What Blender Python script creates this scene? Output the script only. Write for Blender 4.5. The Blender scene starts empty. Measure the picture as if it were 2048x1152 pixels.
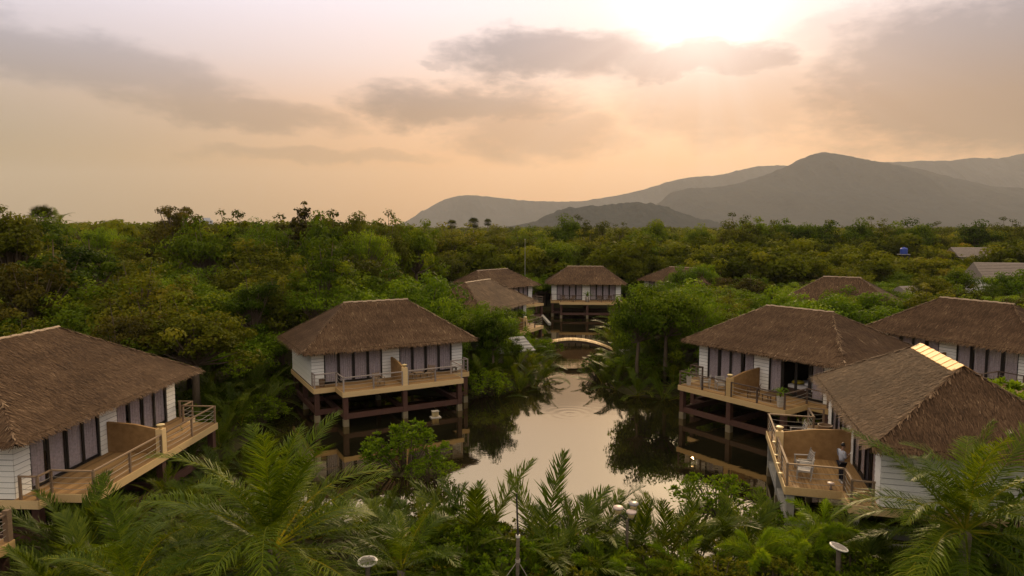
import bpy, math, random
import numpy as np
from mathutils import Vector, Matrix, Euler

random.seed(7)
RNG = np.random.default_rng(11)
R = math.radians
scene = bpy.context.scene
COL = scene.collection

# ------------------------------------------------------------------ camera
cam_data = bpy.data.cameras.new("camera")
cam_data.sensor_width = 36.0
cam_data.lens = 24.0
cam_data.clip_start = 0.3
cam_data.clip_end = 40000
cam = bpy.data.objects.new("camera", cam_data)
COL.objects.link(cam)
cam.location = (0, 0, 13.5)
cam.rotation_euler = (R(90 - 5.2), 0, 0)
scene.camera = cam

# ------------------------------------------------------------------ render
scene.view_settings.view_transform = 'Standard'
scene.view_settings.look = 'None'
scene.view_settings.exposure = 0.10
scene.view_settings.gamma = 1.0
scene.view_settings.use_curve_mapping = False
scene.render.engine = 'CYCLES'
cy = scene.cycles
cy.use_denoising = True
cy.use_adaptive_sampling = True
cy.adaptive_threshold = 0.02
cy.max_bounces = 6
cy.diffuse_bounces = 3
cy.glossy_bounces = 3
cy.transmission_bounces = 4
cy.transparent_max_bounces = 8
cy.volume_bounces = 0
cy.sample_clamp_indirect = 4.0
cy.caustics_reflective = False
cy.caustics_refractive = False

SUN_AZ, SUN_EL = 15.0, 17.8
S = Vector((math.sin(R(SUN_AZ)) * math.cos(R(SUN_EL)), math.cos(R(SUN_AZ)) * math.cos(R(SUN_EL)), math.sin(R(SUN_EL))))


class NT:
    """small node-tree helper"""
    def __init__(self, tree):
        self.t = tree
        tree.nodes.clear()

    def n(self, typ, **kw):
        nd = self.t.nodes.new(typ)
        for k, v in kw.items():
            setattr(nd, k, v)
        return nd

    def put(self, sock, v):
        if isinstance(v, bpy.types.NodeSocket):
            self.t.links.new(v, sock)
        elif v is not None:
            if sock.type == 'RGBA' and not isinstance(v, (int, float)) and len(v) == 3:
                v = (*v, 1)
            sock.default_value = v

    def m(self, op, a, b=None, c=None, clamp=False):
        nd = self.n('ShaderNodeMath', operation=op, use_clamp=clamp)
        for i, v in enumerate((a, b, c)):
            if v is not None:
                self.put(nd.inputs[i], v)
        return nd.outputs[0]

    def vm(self, op, a, b=None, out=0):
        nd = self.n('ShaderNodeVectorMath', operation=op)
        self.put(nd.inputs[0], a)
        if b is not None:
            self.put(nd.inputs[3 if op == 'SCALE' else 1], b)
        return nd.outputs[out]

    def mix(self, f, a, b, blend='MIX'):
        nd = self.n('ShaderNodeMix', data_type='RGBA', blend_type=blend)
        self.put(nd.inputs[0], f)
        self.put(nd.inputs[6], a)
        self.put(nd.inputs[7], b)
        return nd.outputs[2]

    def ramp(self, f, stops, interp='LINEAR'):
        nd = self.n('ShaderNodeValToRGB')
        cr = nd.color_ramp
        cr.interpolation = interp
        while len(cr.elements) < len(stops):
            cr.elements.new(0.5)
        for e, (p, c) in zip(cr.elements, stops):
            e.position = p
            e.color = (*c, 1) if len(c) == 3 else c
        self.put(nd.inputs[0], f)
        return nd.outputs[0]

    def noise(self, vec, scale, detail=4, rough=0.55, out=0, dim='3D'):
        nd = self.n('ShaderNodeTexNoise', noise_dimensions=dim)
        if vec is not None:
            self.put(nd.inputs['Vector'], vec)
        nd.inputs['Scale'].default_value = scale
        nd.inputs['Detail'].default_value = detail
        nd.inputs['Roughness'].default_value = rough
        return nd.outputs[out]

    def sstep(self, v, lo, hi):
        nd = self.n('ShaderNodeMapRange', interpolation_type='SMOOTHSTEP')
        self.put(nd.inputs[0], v)
        nd.inputs[1].default_value = lo
        nd.inputs[2].default_value = hi
        return nd.outputs[0]


# ------------------------------------------------------------------ world sky
world = bpy.data.worlds.new("World")
scene.world = world
world.use_nodes = True
w = NT(world.node_tree)
tc = w.n('ShaderNodeTexCoord')
D = tc.outputs['Generated']
sx = w.n('ShaderNodeSeparateXYZ')
w.put(sx.inputs[0], D)
dx, dy, dz = sx.outputs
RAD = 57.29578
el = w.m('MULTIPLY', w.m('ARCSINE', dz), RAD)
az = w.m('MULTIPLY', w.m('ARCTAN2', dx, dy), RAD)
th = w.m('MULTIPLY', w.m('ARCCOSINE', w.vm('DOT_PRODUCT', D, tuple(S), out=1)), RAD)
# thin veil of high haze over the clear sky: colour by height above the horizon
elf = w.m('DIVIDE', w.m('ADD', el, 5.0), 95.0, clamp=True)
def ef(d): return (d + 5) / 95
veil = w.ramp(elf, [(0, (.72, .335, .10)), (ef(1), (.76, .355, .11)), (ef(5), (.90, .445, .17)), (ef(9), (1.0, .575, .33)),
                    (ef(13), (.98, .74, .65)), (ef(17), (1.0, .87, .90)), (ef(26), (1.06, .99, 1.0)), (ef(50), (1.36, 1.13, .84)), (1, (1.52, 1.24, .88))])
# away from the sun the veil is a little dimmer and greyer
away = w.m('MULTIPLY', w.sstep(th, 12, 58), w.sstep(el, 24, 5))
veil = w.mix(away, veil, w.mix(1.0, veil, (.42, .63, .90), 'MULTIPLY'))
sky = w.n('ShaderNodeTexSky', sky_type='NISHITA')
sky.sun_disc = False
sky.sun_elevation = R(SUN_EL)
sky.sun_rotation = R(SUN_AZ)
sky.dust_density = 6.0
sky.air_density = 1.2
clear = w.vm('SCALE', sky.outputs[0], 0.07)
base = w.mix(0.955, clear, veil)
# brightening round the sun
glow1 = w.m('EXPONENT', w.m('MULTIPLY', w.m('POWER', w.m('DIVIDE', th, 4.6), 2.0), -1.0))
glow2 = w.m('EXPONENT', w.m('DIVIDE', th, -8.0))
base = w.mix(w.m('MULTIPLY', glow2, .62), base, (1.22, .90, .72))
base = w.mix(glow1, base, (2.1, 1.85, 1.65))
# clouds: soft banks at fixed bearings, edges broken by noise
cv = w.n('ShaderNodeCombineXYZ')
w.put(cv.inputs[0], az); w.put(cv.inputs[1], w.m('MULTIPLY', el, 2.4))
cvec = cv.outputs[0]
nz = w.n('ShaderNodeTexNoise'); w.put(nz.inputs['Vector'], cvec)
nz.inputs['Scale'].default_value = .12; nz.inputs['Detail'].default_value = 6; nz.inputs['Roughness'].default_value = .6
sep = w.n('ShaderNodeSeparateXYZ'); w.put(sep.inputs[0], nz.outputs['Color'])
azd = w.m('ADD', az, w.m('MULTIPLY', w.m('SUBTRACT', sep.outputs[0], .5), 11.0))
eld = w.m('ADD', el, w.m('MULTIPLY', w.m('SUBTRACT', sep.outputs[1], .5), 5.0))
fine = w.noise(cvec, .42, 7, .62)
def bank(a, e, ra, re, tilt, soft, amt):
    da = w.m('SUBTRACT', azd, a); de = w.m('SUBTRACT', w.m('SUBTRACT', eld, e), w.m('MULTIPLY', da, tilt))
    d = w.m('ADD', w.m('POWER', w.m('DIVIDE', da, ra), 2.0), w.m('POWER', w.m('DIVIDE', de, re), 2.0))
    d = w.m('ADD', d, w.m('MULTIPLY', w.m('SUBTRACT', fine, .5), 1.15))
    nd = w.n('ShaderNodeMapRange', interpolation_type='SMOOTHSTEP')
    w.put(nd.inputs[0], d)
    nd.inputs[1].default_value = 1.0 + soft; nd.inputs[2].default_value = 1.0 - soft
    nd.inputs[3].default_value = 0; nd.inputs[4].default_value = amt
    return nd.outputs[0]
banks = [bank(4.0, 13.6, 8.8, 2.0, .02, .75, 1.0), bank(-3.5, 9.8, 9.0, 1.9, -.02, .8, .85), bank(2.0, 7.6, 7.5, 2.0, .05, .85, .62),
         bank(36.5, 10.2, 15.5, 5.6, .02, .85, 1.1), bank(18.5, 9.8, 9.5, 3.0, -.06, .85, .60), bank(-31, 11.3, 12, 2.0, -.19, .85, .52),
         bank(-21, 9.0, 8.0, 1.3, -.08, .85, .55), bank(-15.5, 5.4, 8.0, .7, 0, .9, .35), 
         bank(-6.1, 13.0, 1.2, .5, 0, .6, .45), bank(14.0, 13.1, 7.5, 1.5, .0, .6, .95), bank(25, 14.6, 5.0, .9, .1, .8, .35)]
cl = banks[0]
for b in banks[1:]:
    cl = w.m('MAXIMUM', cl, b)
# loose cloud everywhere else in the sky
gen = w.sstep(w.noise(w.vm('DIVIDE', D, w.vm('ADD', (0, 0, 0), (1, 1, 1))), 2.6, 6, .6), .56, .78)
hi_only = w.sstep(el, 16, 30)
cl = w.m('MAXIMUM', cl, w.m('MULTIPLY', w.m('MULTIPLY', gen, .3), hi_only))
near = w.m('EXPONENT', w.m('MULTIPLY', w.m('POWER', w.m('DIVIDE', th, 13.0), 2.0), -1.0))
ctint = w.mix(near, (.38, .415, .47), (.70, .655, .64))
sky_c = w.mix(cl, base, w.mix(1.0, base, ctint, 'MULTIPLY'))
# shafts below the sun
rel = w.m('ARCTAN2', w.m('SUBTRACT', az, SUN_AZ), w.m('SUBTRACT', SUN_EL, el))
shaft = w.noise(None, 4.2, 2, .5, dim='1D')
w.t.nodes[-1]
for nd in w.t.nodes:
    if nd.type == 'TEX_NOISE' and nd.noise_dimensions == '1D':
        w.put(nd.inputs['W'], rel)
below = w.m('MULTIPLY', w.sstep(el, 18, 12), w.m('EXPONENT', w.m('DIVIDE', th, -8.0)))
sky_c = w.mix(w.m('MULTIPLY', w.m('MULTIPLY', w.sstep(shaft, .38, .70), below), .35), sky_c, (1.05, .86, .72))
bg = w.n('ShaderNodeBackground')
w.put(bg.inputs[0], sky_c)
bg.inputs[1].default_value = 1.0
wo = w.n('ShaderNodeOutputWorld')
w.t.links.new(bg.outputs[0], wo.inputs[0])

# ------------------------------------------------------------------ sun
world.cycles.sampling_method = 'MANUAL'
world.cycles.sample_map_resolution = 512
sun_d = bpy.data.lights.new("sun", 'SUN')
sun_d.energy = 3.4
sun_d.angle = R(1.2)
sun_d.color = (1.0, .70, .38)
sun = bpy.data.objects.new("sun", sun_d)
COL.objects.link(sun)
sun.location = S * 200
sun.rotation_euler = S.to_track_quat('Z', 'Y').to_euler()

# ------------------------------------------------------------------ object helpers
def tag(o, label=None, cat=None, group=None, kind=None):
    for k, v in (('label', label), ('category', cat), ('group', group), ('kind', kind)):
        if v:
            o[k] = v
    return o


def empty(name, loc=(0, 0, 0), rz=0.0, scale=1.0):
    o = bpy.data.objects.new(name, None)
    COL.objects.link(o)
    o.location = loc
    o.rotation_euler = (0, 0, rz)
    o.scale = (scale,) * 3
    o.empty_display_size = .3
    return o


def link(name, mesh, parent=None, loc=(0, 0, 0), rot=(0, 0, 0), scale=(1, 1, 1)):
    o = bpy.data.objects.new(name, mesh)
    COL.objects.link(o)
    o.parent = parent
    o.location = loc
    o.rotation_euler = rot
    o.scale = scale
    return o


class MB:
    def __init__(self):
        self.v = []; self.f = []; self.mi = []; self.cur = 0

    def add(self, vs, fs):
        n = len(self.v)
        self.v += [tuple(p) for p in vs]
        self.f += [tuple(i + n for i in f) for f in fs]
        self.mi += [self.cur] * len(fs)
        return self

    def hexa(self, c):
        return self.add(c, [(0, 3, 2, 1), (4, 5, 6, 7), (0, 1, 5, 4), (1, 2, 6, 5), (2, 3, 7, 6), (3, 0, 4, 7)])

    def box(self, a, b):
        (x0, y0, z0), (x1, y1, z1) = a, b
        x0, x1 = min(x0, x1), max(x0, x1); y0, y1 = min(y0, y1), max(y0, y1); z0, z1 = min(z0, z1), max(z0, z1)
        return self.hexa([(x0, y0, z0), (x1, y0, z0), (x1, y1, z0), (x0, y1, z0), (x0, y0, z1), (x1, y0, z1), (x1, y1, z1), (x0, y1, z1)])

    def bar(self, p, q, wd, ht, up=(0, 0, 1)):
        p, q = Vector(p), Vector(q)
        t = (q - p).normalized()
        s = t.cross(Vector(up))
        if s.length < 1e-4:
            s = t.cross(Vector((1, 0, 0)))
        s.normalize(); u = s.cross(t)
        s *= wd / 2; u *= ht / 2
        return self.hexa([p - s - u, p + s - u, q + s - u, q - s - u, p - s + u, p + s + u, q + s + u, q - s + u])

    def tube(self, pts, rad, n=6, cap=True):
        pts = [Vector(p) for p in pts]
        if not hasattr(rad, '__len__'):
            rad = [rad] * len(pts)
        rings = []
        prev = None
        for i, p in enumerate(pts):
            t = (pts[min(i + 1, len(pts) - 1)] - pts[max(i - 1, 0)]).normalized()
            a = t.cross(Vector((0, 0, 1))) if prev is None else prev - t * prev.dot(t)
            if a.length < 1e-3:
                a = t.cross(Vector((1, 0, 0)))
            a.normalize(); prev = a
            b = t.cross(a)
            rings.append([p + (a * math.cos(k * 2 * math.pi / n) + b * math.sin(k * 2 * math.pi / n)) * rad[i] for k in range(n)])
        vs = [q for r in rings for q in r]
        fs = []
        for i in range(len(pts) - 1):
            for k in range(n):
                fs.append((i * n + k, i * n + (k + 1) % n, (i + 1) * n + (k + 1) % n, (i + 1) * n + k))
        if cap:
            fs.append(tuple(range(n - 1, -1, -1)))
            fs.append(tuple((len(pts) - 1) * n + k for k in range(n)))
        return self.add(vs, fs)

    def lathe(self, prof, c=(0, 0, 0), n=16):
        vs = []; fs = []
        for r, z in prof:
            for k in range(n):
                a = 2 * math.pi * k / n
                vs.append((c[0] + r * math.cos(a), c[1] + r * math.sin(a), c[2] + z))
        for i in range(len(prof) - 1):
            for k in range(n):
                fs.append((i * n + k, i * n + (k + 1) % n, (i + 1) * n + (k + 1) % n, (i + 1) * n + k))
        fs.append(tuple(range(n - 1, -1, -1)))
        fs.append(tuple((len(prof) - 1) * n + k for k in range(n)))
        return self.add(vs, fs)

    def mesh(self, name, mats, smooth=False):
        me = bpy.data.meshes.new(name)
        me.from_pydata(self.v, [], self.f)
        for m in (mats if isinstance(mats, (list, tuple)) else [mats]):
            me.materials.append(m)
        if self.cur or any(self.mi):
            me.polygons.foreach_set('material_index', self.mi)
        if smooth:
            me.polygons.foreach_set('use_smooth', [True] * len(me.polygons))
        me.update()
        return me

    def build(self, name, mats, parent=None, smooth=False, loc=(0, 0, 0), rot=(0, 0, 0)):
        return link(name, self.mesh(name, mats, smooth), parent, loc, rot)


def quad_mesh(name, verts, mat, tint=None, k=4, smooth=False):
    """verts: (n*k,3) numpy, faces of k consecutive vertices; tint: one float per face"""
    n = len(verts) // k
    me = bpy.data.meshes.new(name)
    me.vertices.add(n * k)
    me.vertices.foreach_set('co', np.ascontiguousarray(verts, dtype=np.float32).ravel())
    me.loops.add(n * k)
    me.loops.foreach_set('vertex_index', np.arange(n * k, dtype=np.int32))
    me.polygons.add(n)
    me.polygons.foreach_set('loop_start', np.arange(0, n * k, k, dtype=np.int32))
    me.polygons.foreach_set('loop_total', np.full(n, k, dtype=np.int32))
    if tint is not None:
        at = me.attributes.new('tint', 'FLOAT', 'FACE')
        at.data.foreach_set('value', np.asarray(tint, dtype=np.float32))
    me.materials.append(mat)
    me.update(calc_edges=True)
    return me


def vnoise(x, y, seed=0):
    """value noise, numpy"""
    x = np.asarray(x, float); y = np.asarray(y, float)
    xi = np.floor(x).astype(np.int64); yi = np.floor(y).astype(np.int64)
    xf = x - xi; yf = y - yi
    def h(a, b):
        n = (a * 374761393 + b * 668265263 + seed * 974711) & 0x7fffffff
        n = ((n ^ (n >> 13)) * 1274126177) & 0x7fffffff
        return ((n ^ (n >> 16)) & 0xffff) / 65535.0
    u = xf * xf * (3 - 2 * xf); v = yf * yf * (3 - 2 * yf)
    return (h(xi, yi) * (1 - u) + h(xi + 1, yi) * u) * (1 - v) + (h(xi, yi + 1) * (1 - u) + h(xi + 1, yi + 1) * u) * v


def fbm(x, y, oct=4, seed=0):
    s = 0; a = .5; t = 0
    for i in range(oct):
        s = s + a * vnoise(np.asarray(x) * 2 ** i, np.asarray(y) * 2 ** i, seed + i); t += a; a *= .5
    return s / t


# ------------------------------------------------------------------ materials
def mat(name):
    m = bpy.data.materials.new(name)
    m.use_nodes = True
    return m, NT(m.node_tree)


def finish(t, bsdf, bump=None, strength=.3, dist=.02):
    if bump is not None:
        b = t.n('ShaderNodeBump'); b.inputs['Strength'].default_value = strength; b.inputs['Distance'].default_value = dist
        t.put(b.inputs['Height'], bump); t.put(bsdf.inputs['Normal'], b.outputs[0])
    o = t.n('ShaderNodeOutputMaterial'); t.t.links.new(bsdf.outputs[0], o.inputs[0])


def pbr(t, col, rough=.7, spec=.3, metal=0.0):
    b = t.n('ShaderNodeBsdfPrincipled')
    t.put(b.inputs['Base Color'], col); t.put(b.inputs['Roughness'], rough)
    b.inputs['Specular IOR Level'].default_value = spec; b.inputs['Metallic'].default_value = metal
    return b


def objcoord(t):
    return t.n('ShaderNodeTexCoord').outputs['Object']


def geo(t):
    return t.n('ShaderNodeNewGeometry').outputs['Position']


def simple(name, c0, c1, scale=6, rough=.7, spec=.3, stretch=(1, 1, 1), bump=.3, dist=.01, metal=0.0, vary=.25):
    m, t = mat(name)
    v = t.n('ShaderNodeMapping'); t.put(v.inputs[0], objcoord(t)); v.inputs['Scale'].default_value = stretch
    n = t.noise(v.outputs[0], scale, 6, .65)
    rnd = t.n('ShaderNodeObjectInfo').outputs['Random']
    f = t.m('ADD', t.m('MULTIPLY', n, 1.05 - vary), t.m('MULTIPLY', rnd, vary))
    col = t.ramp(f, [(.25, c0), (.8, c1)])
    finish(t, pbr(t, col, rough, spec, metal), n, bump, dist)
    return m


def wood(name, c0, c1, scale=3.0, rough=.75):
    return simple(name, c0, c1, scale, rough, .25, (.35, 9, 9), .5, .006, vary=.5)


def tinted(name, stops, rough=.8, spec=.2, trans=0.0, obj=.5, trans_col=None):
    """colour from each piece's own tint, shifted per object; thin leaves let light through"""
    m, t = mat(name)
    a = t.n('ShaderNodeAttribute', attribute_name='tint').outputs['Fac']
    rnd = t.n('ShaderNodeObjectInfo').outputs['Random']
    f = t.m('ADD', t.m('MULTIPLY', a, 1 - obj), t.m('MULTIPLY', rnd, obj))
    col = t.ramp(f, stops)
    b = pbr(t, col, rough, spec)
    o = t.n('ShaderNodeOutputMaterial')
    if trans:
        tr = t.n('ShaderNodeBsdfTranslucent')
        t.put(tr.inputs[0], t.mix(1.0, col, trans_col or (1.25, 1.15, .5), 'MULTIPLY'))
        mx = t.n('ShaderNodeMixShader'); mx.inputs[0].default_value = trans
        t.t.links.new(b.outputs[0], mx.inputs[1]); t.t.links.new(tr.outputs[0], mx.inputs[2])
        t.t.links.new(mx.outputs[0], o.inputs[0])
    else:
        t.t.links.new(b.outputs[0], o.inputs[0])
    return m


M = {}
M['thatch'] = tinted('thatch', [(0, (.030, .016, .008)), (.45, (.080, .045, .023)), (.8, (.138, .084, .046)), (1, (.29, .20, .12))], .85, .15, 0, .12)
M['thatch_core'] = simple('thatch_core', (.028, .017, .011), (.055, .034, .023), 30, .95, .1)
M['ridge_pale'] = simple('ridge_pale', (.24, .17, .11), (.40, .30, .20), 9, .7, .2, (1, 6, 6))
M['sunlit_straw_cap'] = simple('sunlit_straw_cap', (.50, .24, .05), (.66, .37, .10), 9, .6, .3, (1, 6, 6))  # straw made bright orange: sun glow on the nearest right ridge, in the colour
M['plank'] = simple('white_plank', (.70, .68, .60), (.86, .84, .76), 3.2, .6, .3, (1, 5, 5), .35, .008)
M['wall_gap_shade'] = simple('wall_gap_shade', (.16, .145, .11), (.24, .22, .18), 2, .9, .1)  # wall core darkened so the gaps between planks read as shadow lines
M['wall_white'] = simple('wall_white', (.58, .56, .50), (.72, .70, .63), 2, .7, .2)
M['deckwood'] = wood('deck_wood', (.17, .095, .035), (.36, .215, .085))
M['fascia'] = wood('fascia_wood', (.38, .25, .10), (.66, .48, .24))
M['rail_pale'] = wood('weathered_rail', (.20, .165, .14), (.36, .30, .255))
M['rail_dark'] = wood('dark_rail', (.05, .032, .022), (.12, .08, .055))
M['rail_mid'] = wood('brown_rail', (.13, .085, .05), (.26, .18, .11))
M['rope'] = simple('rope', (.22, .19, .15), (.36, .32, .26), 20, .9, .1)
M['brown_paint'] = simple('brown_paint', (.038, .016, .011), (.085, .038, .026), 3, .6, .3)
M['concrete'] = simple('concrete', (.20, .185, .155), (.34, .32, .28), 2.5, .85, .2)
M['stub'] = simple('wet_concrete', (.13, .10, .055), (.24, .20, .12), 3, .6, .4)
M['slab'] = simple('slab', (.035, .028, .022), (.07, .055, .045), 2, .9, .1)
M['dark_frame'] = simple('dark_frame', (.010, .008, .007), (.02, .016, .013), 8, .5, .3)
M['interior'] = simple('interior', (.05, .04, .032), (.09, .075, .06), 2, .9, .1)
M['tan'] = simple('tan_plaster', (.13, .066, .022), (.31, .185, .075), 2.6, .85, .2, (1, 1, 1.2), .5, .01)
M['lamp_bowl'] = simple('lamp_bowl', (.48, .36, .16), (.62, .48, .24), 4, .5, .4)
M['lamp_cap'] = simple('lamp_cap', (.40, .30, .26), (.55, .44, .38), 6, .5, .4)
M['iron'] = simple('iron', (.018, .015, .012), (.04, .033, .027), 8, .6, .4)
M['solar_ring'] = simple('pale_ring', (.5, .47, .40), (.64, .61, .54), 5, .5, .4)
M['solar_cell'] = simple('grey_cell', (.16, .145, .14), (.24, .22, .21), 14, .4, .5)
M['chair_dark'] = wood('chair_dark', (.055, .03, .018), (.12, .07, .04))
M['chair_pale'] = wood('chair_pale', (.20, .18, .155), (.36, .33, .30))
M['pot_pale'] = simple('pot_pale', (.38, .33, .26), (.52, .47, .39), 4, .8, .2)
M['pot_dark'] = simple('pot_dark', (.09, .05, .025), (.20, .115, .055), 3, .6, .4)
M['bark'] = simple('bark', (.05, .035, .022), (.14, .105, .07), 5, .9, .1, (3, 3, .6), .6, .03)
M['palm_bark'] = simple('palm_bark', (.09, .07, .05), (.19, .155, .115), 4, .9, .1, (1, 1, 5), .6, .03)
M['rachis'] = simple('rachis', (.14, .13, .03), (.27, .22, .07), 4, .5, .3)
GREEN = [(0, (.008, .017, .001)), (.3, (.036, .062, .003)), (.6, (.090, .132, .005)), (.85, (.17, .205, .009)), (1, (.28, .26, .018))]
OLIVE = [(0, (.011, .015, .001)), (.35, (.050, .060, .004)), (.65, (.110, .118, .007)), (1, (.21, .18, .015))]
FRESH = [(0, (.016, .034, .002)), (.35, (.072, .125, .004)), (.7, (.155, .230, .008)), (1, (.28, .33, .02))]
BROWN = [(0, (.013, .012, .002)), (.4, (.050, .046, .005)), (.75, (.095, .080, .008)), (1, (.18, .125, .018))]
M['leaf_green'] = tinted('leaf_green', GREEN, .7, .05, .36, .38)
M['leaf_olive'] = tinted('leaf_olive', OLIVE, .7, .05, .34, .36)
M['leaf_fresh'] = tinted('leaf_fresh', FRESH, .65, .06, .40, .36)
M['leaf_brown'] = tinted('leaf_brown', BROWN, .7, .05, .30, .36)
M['leaf_palm'] = tinted('leaf_palm', [(0, (.014, .030, .001)), (.4, (.062, .100, .003)), (.75, (.145, .185, .007)), (1, (.36, .29, .035))], .5, .10, .40, .35)
M['leaf_nipa'] = tinted('leaf_nipa', [(0, (.010, .022, .001)), (.45, (.052, .080, .003)), (.8, (.125, .150, .008)), (1, (.30, .22, .035))], .5, .10, .38, .4)
M['leaf_dry'] = tinted('leaf_dry', [(0, (.12, .06, .015)), (1, (.32, .19, .07))], .8, .1, .25, .4)
M['leaf_fox'] = tinted('leaf_fox', [(0, (.06, .115, .004)), (.5, (.15, .235, .008)), (1, (.29, .33, .02))], .5, .12, .45, .3)

# glass: clear pane with a reflecting surface
m, t = mat('glass')
fr = t.n('ShaderNodeFresnel'); fr.inputs[0].default_value = 1.5
tr = t.n('ShaderNodeBsdfTransparent'); gl = t.n('ShaderNodeBsdfGlossy'); gl.inputs['Roughness'].default_value = .02
mx = t.n('ShaderNodeMixShader'); t.put(mx.inputs[0], t.m('MULTIPLY', fr.outputs[0], t.m('SUBTRACT', 1.0, t.n('ShaderNodeNewGeometry').outputs['Backfacing'])))
t.t.links.new(tr.outputs[0], mx.inputs[1]); t.t.links.new(gl.outputs[0], mx.inputs[2])
o = t.n('ShaderNodeOutputMaterial'); t.t.links.new(mx.outputs[0], o.inputs[0])
M['glass'] = m
# curtain
m, t = mat('curtain')
n = t.noise(objcoord(t), 9, 3)
b = pbr(t, t.ramp(n, [(.3, (.29, .245, .25)), (.7, (.42, .36, .365))]), .9, .1)
finish(t, b)
M['curtain'] = m
# still pond water: dark, murky, mirror-like, with faint wind ripple and one ring of ripples
m, t = mat('water')
P_ = geo(t)
st = t.n('ShaderNodeMapping'); t.put(st.inputs[0], P_); st.inputs['Scale'].default_value = (.55, 1.5, 1)
n1 = t.noise(st.outputs[0], 1.3, 3, .5)
n2 = t.noise(st.outputs[0], 5.0, 2, .5)
calm = t.sstep(t.noise(P_, .09, 2, .5), .40, .62)
dv = t.vm('DISTANCE', P_, (4.2, 48.2, 0), out=1)
ring = t.m('MULTIPLY', t.m('SINE', t.m('MULTIPLY', dv, 9.0)), t.m('EXPONENT', t.m('MULTIPLY', t.m('POWER', t.m('DIVIDE', dv, 2.2), 2.0), -1.0)))
hgt = t.m('ADD', t.m('MULTIPLY', t.m('ADD', t.m('MULTIPLY', n1, .6), t.m('MULTIPLY', n2, .12)), t.m('ADD', .25, t.m('MULTIPLY', calm, .75))), t.m('MULTIPLY', ring, .10))
b = t.n('ShaderNodeBump'); b.inputs['Strength'].default_value = .11; b.inputs['Distance'].default_value = .06
t.put(b.inputs['Height'], hgt)
murk = pbr(t, t.ramp(t.noise(P_, .35, 4), [(.35, (.006, .006, .003)), (.7, (.016, .013, .006))]), .5, 0)
gl = t.n('ShaderNodeBsdfGlossy'); gl.inputs['Roughness'].default_value = .015; t.put(gl.inputs['Normal'], b.outputs[0])
gl.inputs[0].default_value = (1.0, .85, .58, 1)
fr = t.n('ShaderNodeFresnel'); fr.inputs[0].default_value = 5.8; t.put(fr.inputs['Normal'], b.outputs[0])
mx = t.n('ShaderNodeMixShader'); t.put(mx.inputs[0], fr.outputs[0])
t.t.links.new(murk.outputs[0], mx.inputs[1]); t.t.links.new(gl.outputs[0], mx.inputs[2])
o = t.n('ShaderNodeOutputMaterial'); t.t.links.new(mx.outputs[0], o.inputs[0])
M['water'] = m
# ground: mud near the pond, scrub and grass beyond
m, t = mat('ground')
P_ = geo(t)
n1 = t.noise(P_, .25, 6, .6); n2 = t.noise(P_, 3.0, 5, .6)
c = t.mix(n1, (.035, .030, .012), (.030, .040, .010))
c = t.mix(t.m('MULTIPLY', n2, .6), c, (.065, .045, .022))
finish(t, pbr(t, c, .95, .1), n2, .6, .05)
M['ground'] = m
# wooded mountain sides
m, t = mat('mountain')
P_ = geo(t)
n1 = t.noise(P_, .02, 6, .65); n2 = t.noise(P_, .003, 4, .5)
c = t.mix(n1, (.006, .012, .017), (.045, .055, .055))
c = t.mix(t.m('MULTIPLY', n2, .4), c, (.05, .045, .028))
finish(t, pbr(t, c, 1, 0), n1, 1, 12)
M['mountain'] = m

# ------------------------------------------------------------------ setting: ground, pond, mountains
POND = np.array([(-13.5, 31.5), (-16, 34.5), (-16, 40), (-16.5, 45), (-16.2, 51), (-8, 53), (-3.5, 52.2), (.2, 54.0), (2.6, 57.0), (3.6, 62), (4.0, 68), (3.2, 76), (3.0, 88), (3.5, 99), (6, 107), (15, 107), (16, 99),
                 (13, 88), (10.5, 78), (8.8, 68), (7.6, 62), (7.4, 57), (9.2, 53), (12.5, 51.5), (22, 47), (23, 38), (20, 30), (17, 25.2), (11, 26.0), (4, 26.6), (-1, 26.8), (-3.5, 28.8), (-8.5, 30.8)])


def sdf_poly(px, py, poly):
    d = np.full(px.shape, 1e9); inside = np.zeros(px.shape, bool)
    n = len(poly)
    for i in range(n):
        a = poly[i]; b = poly[(i + 1) % n]
        e = b - a; wx = px - a[0]; wy = py - a[1]
        tt = np.clip((wx * e[0] + wy * e[1]) / (e @ e), 0, 1)
        d = np.minimum(d, (wx - e[0] * tt) ** 2 + (wy - e[1] * tt) ** 2)
        c = ((a[1] <= py) & (b[1] > py)) | ((b[1] <= py) & (a[1] > py))
        with np.errstate(divide='ignore', invalid='ignore'):
            xi = a[0] + (py - a[1]) / (b[1] - a[1]) * e[0]
        inside ^= c & (px < xi)
    d = np.sqrt(d)
    return np.where(inside, -d, d)


def ground_z(px, py):
    px = np.asarray(px, float); py = np.asarray(py, float)
    s = sdf_poly(px, py, POND) + (fbm(px * .35, py * .35, 3, 5) - .5) * 2.2
    k = np.clip((s + 1.0) / 2.4, 0, 1); k = k * k * (3 - 2 * k)
    z = -0.9 + 1.3 * k
    isl = np.exp(-(((px + 5.2) / 2.9) ** 2 + ((py - 36.3) / 1.6) ** 2) ** 2)
    isl2 = np.exp(-(((px - 9.9) / 2.0) ** 2 + ((py - 31.2) / 1.2) ** 2) ** 2)
    z = np.maximum(z, -0.9 + 1.0 * isl + .0)
    z = np.maximum(z, -0.9 + 1.0 * isl2)
    return z + (fbm(px * .8, py * .8, 3, 9) - .5) * .18 * (z > -.5)


def geom_axis(lo_far, lo, hi, hi_far, step):
    mid = np.arange(lo, hi + .01, step)
    up = [hi]; s = step
    while up[-1] < hi_far:
        s *= 1.22; up.append(up[-1] + s)
    dn = [lo]; s = step
    while dn[-1] > lo_far:
        s *= 1.22; dn.append(dn[-1] - s)
    return np.concatenate([np.array(dn[1:])[::-1], mid, np.array(up[1:])])


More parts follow.
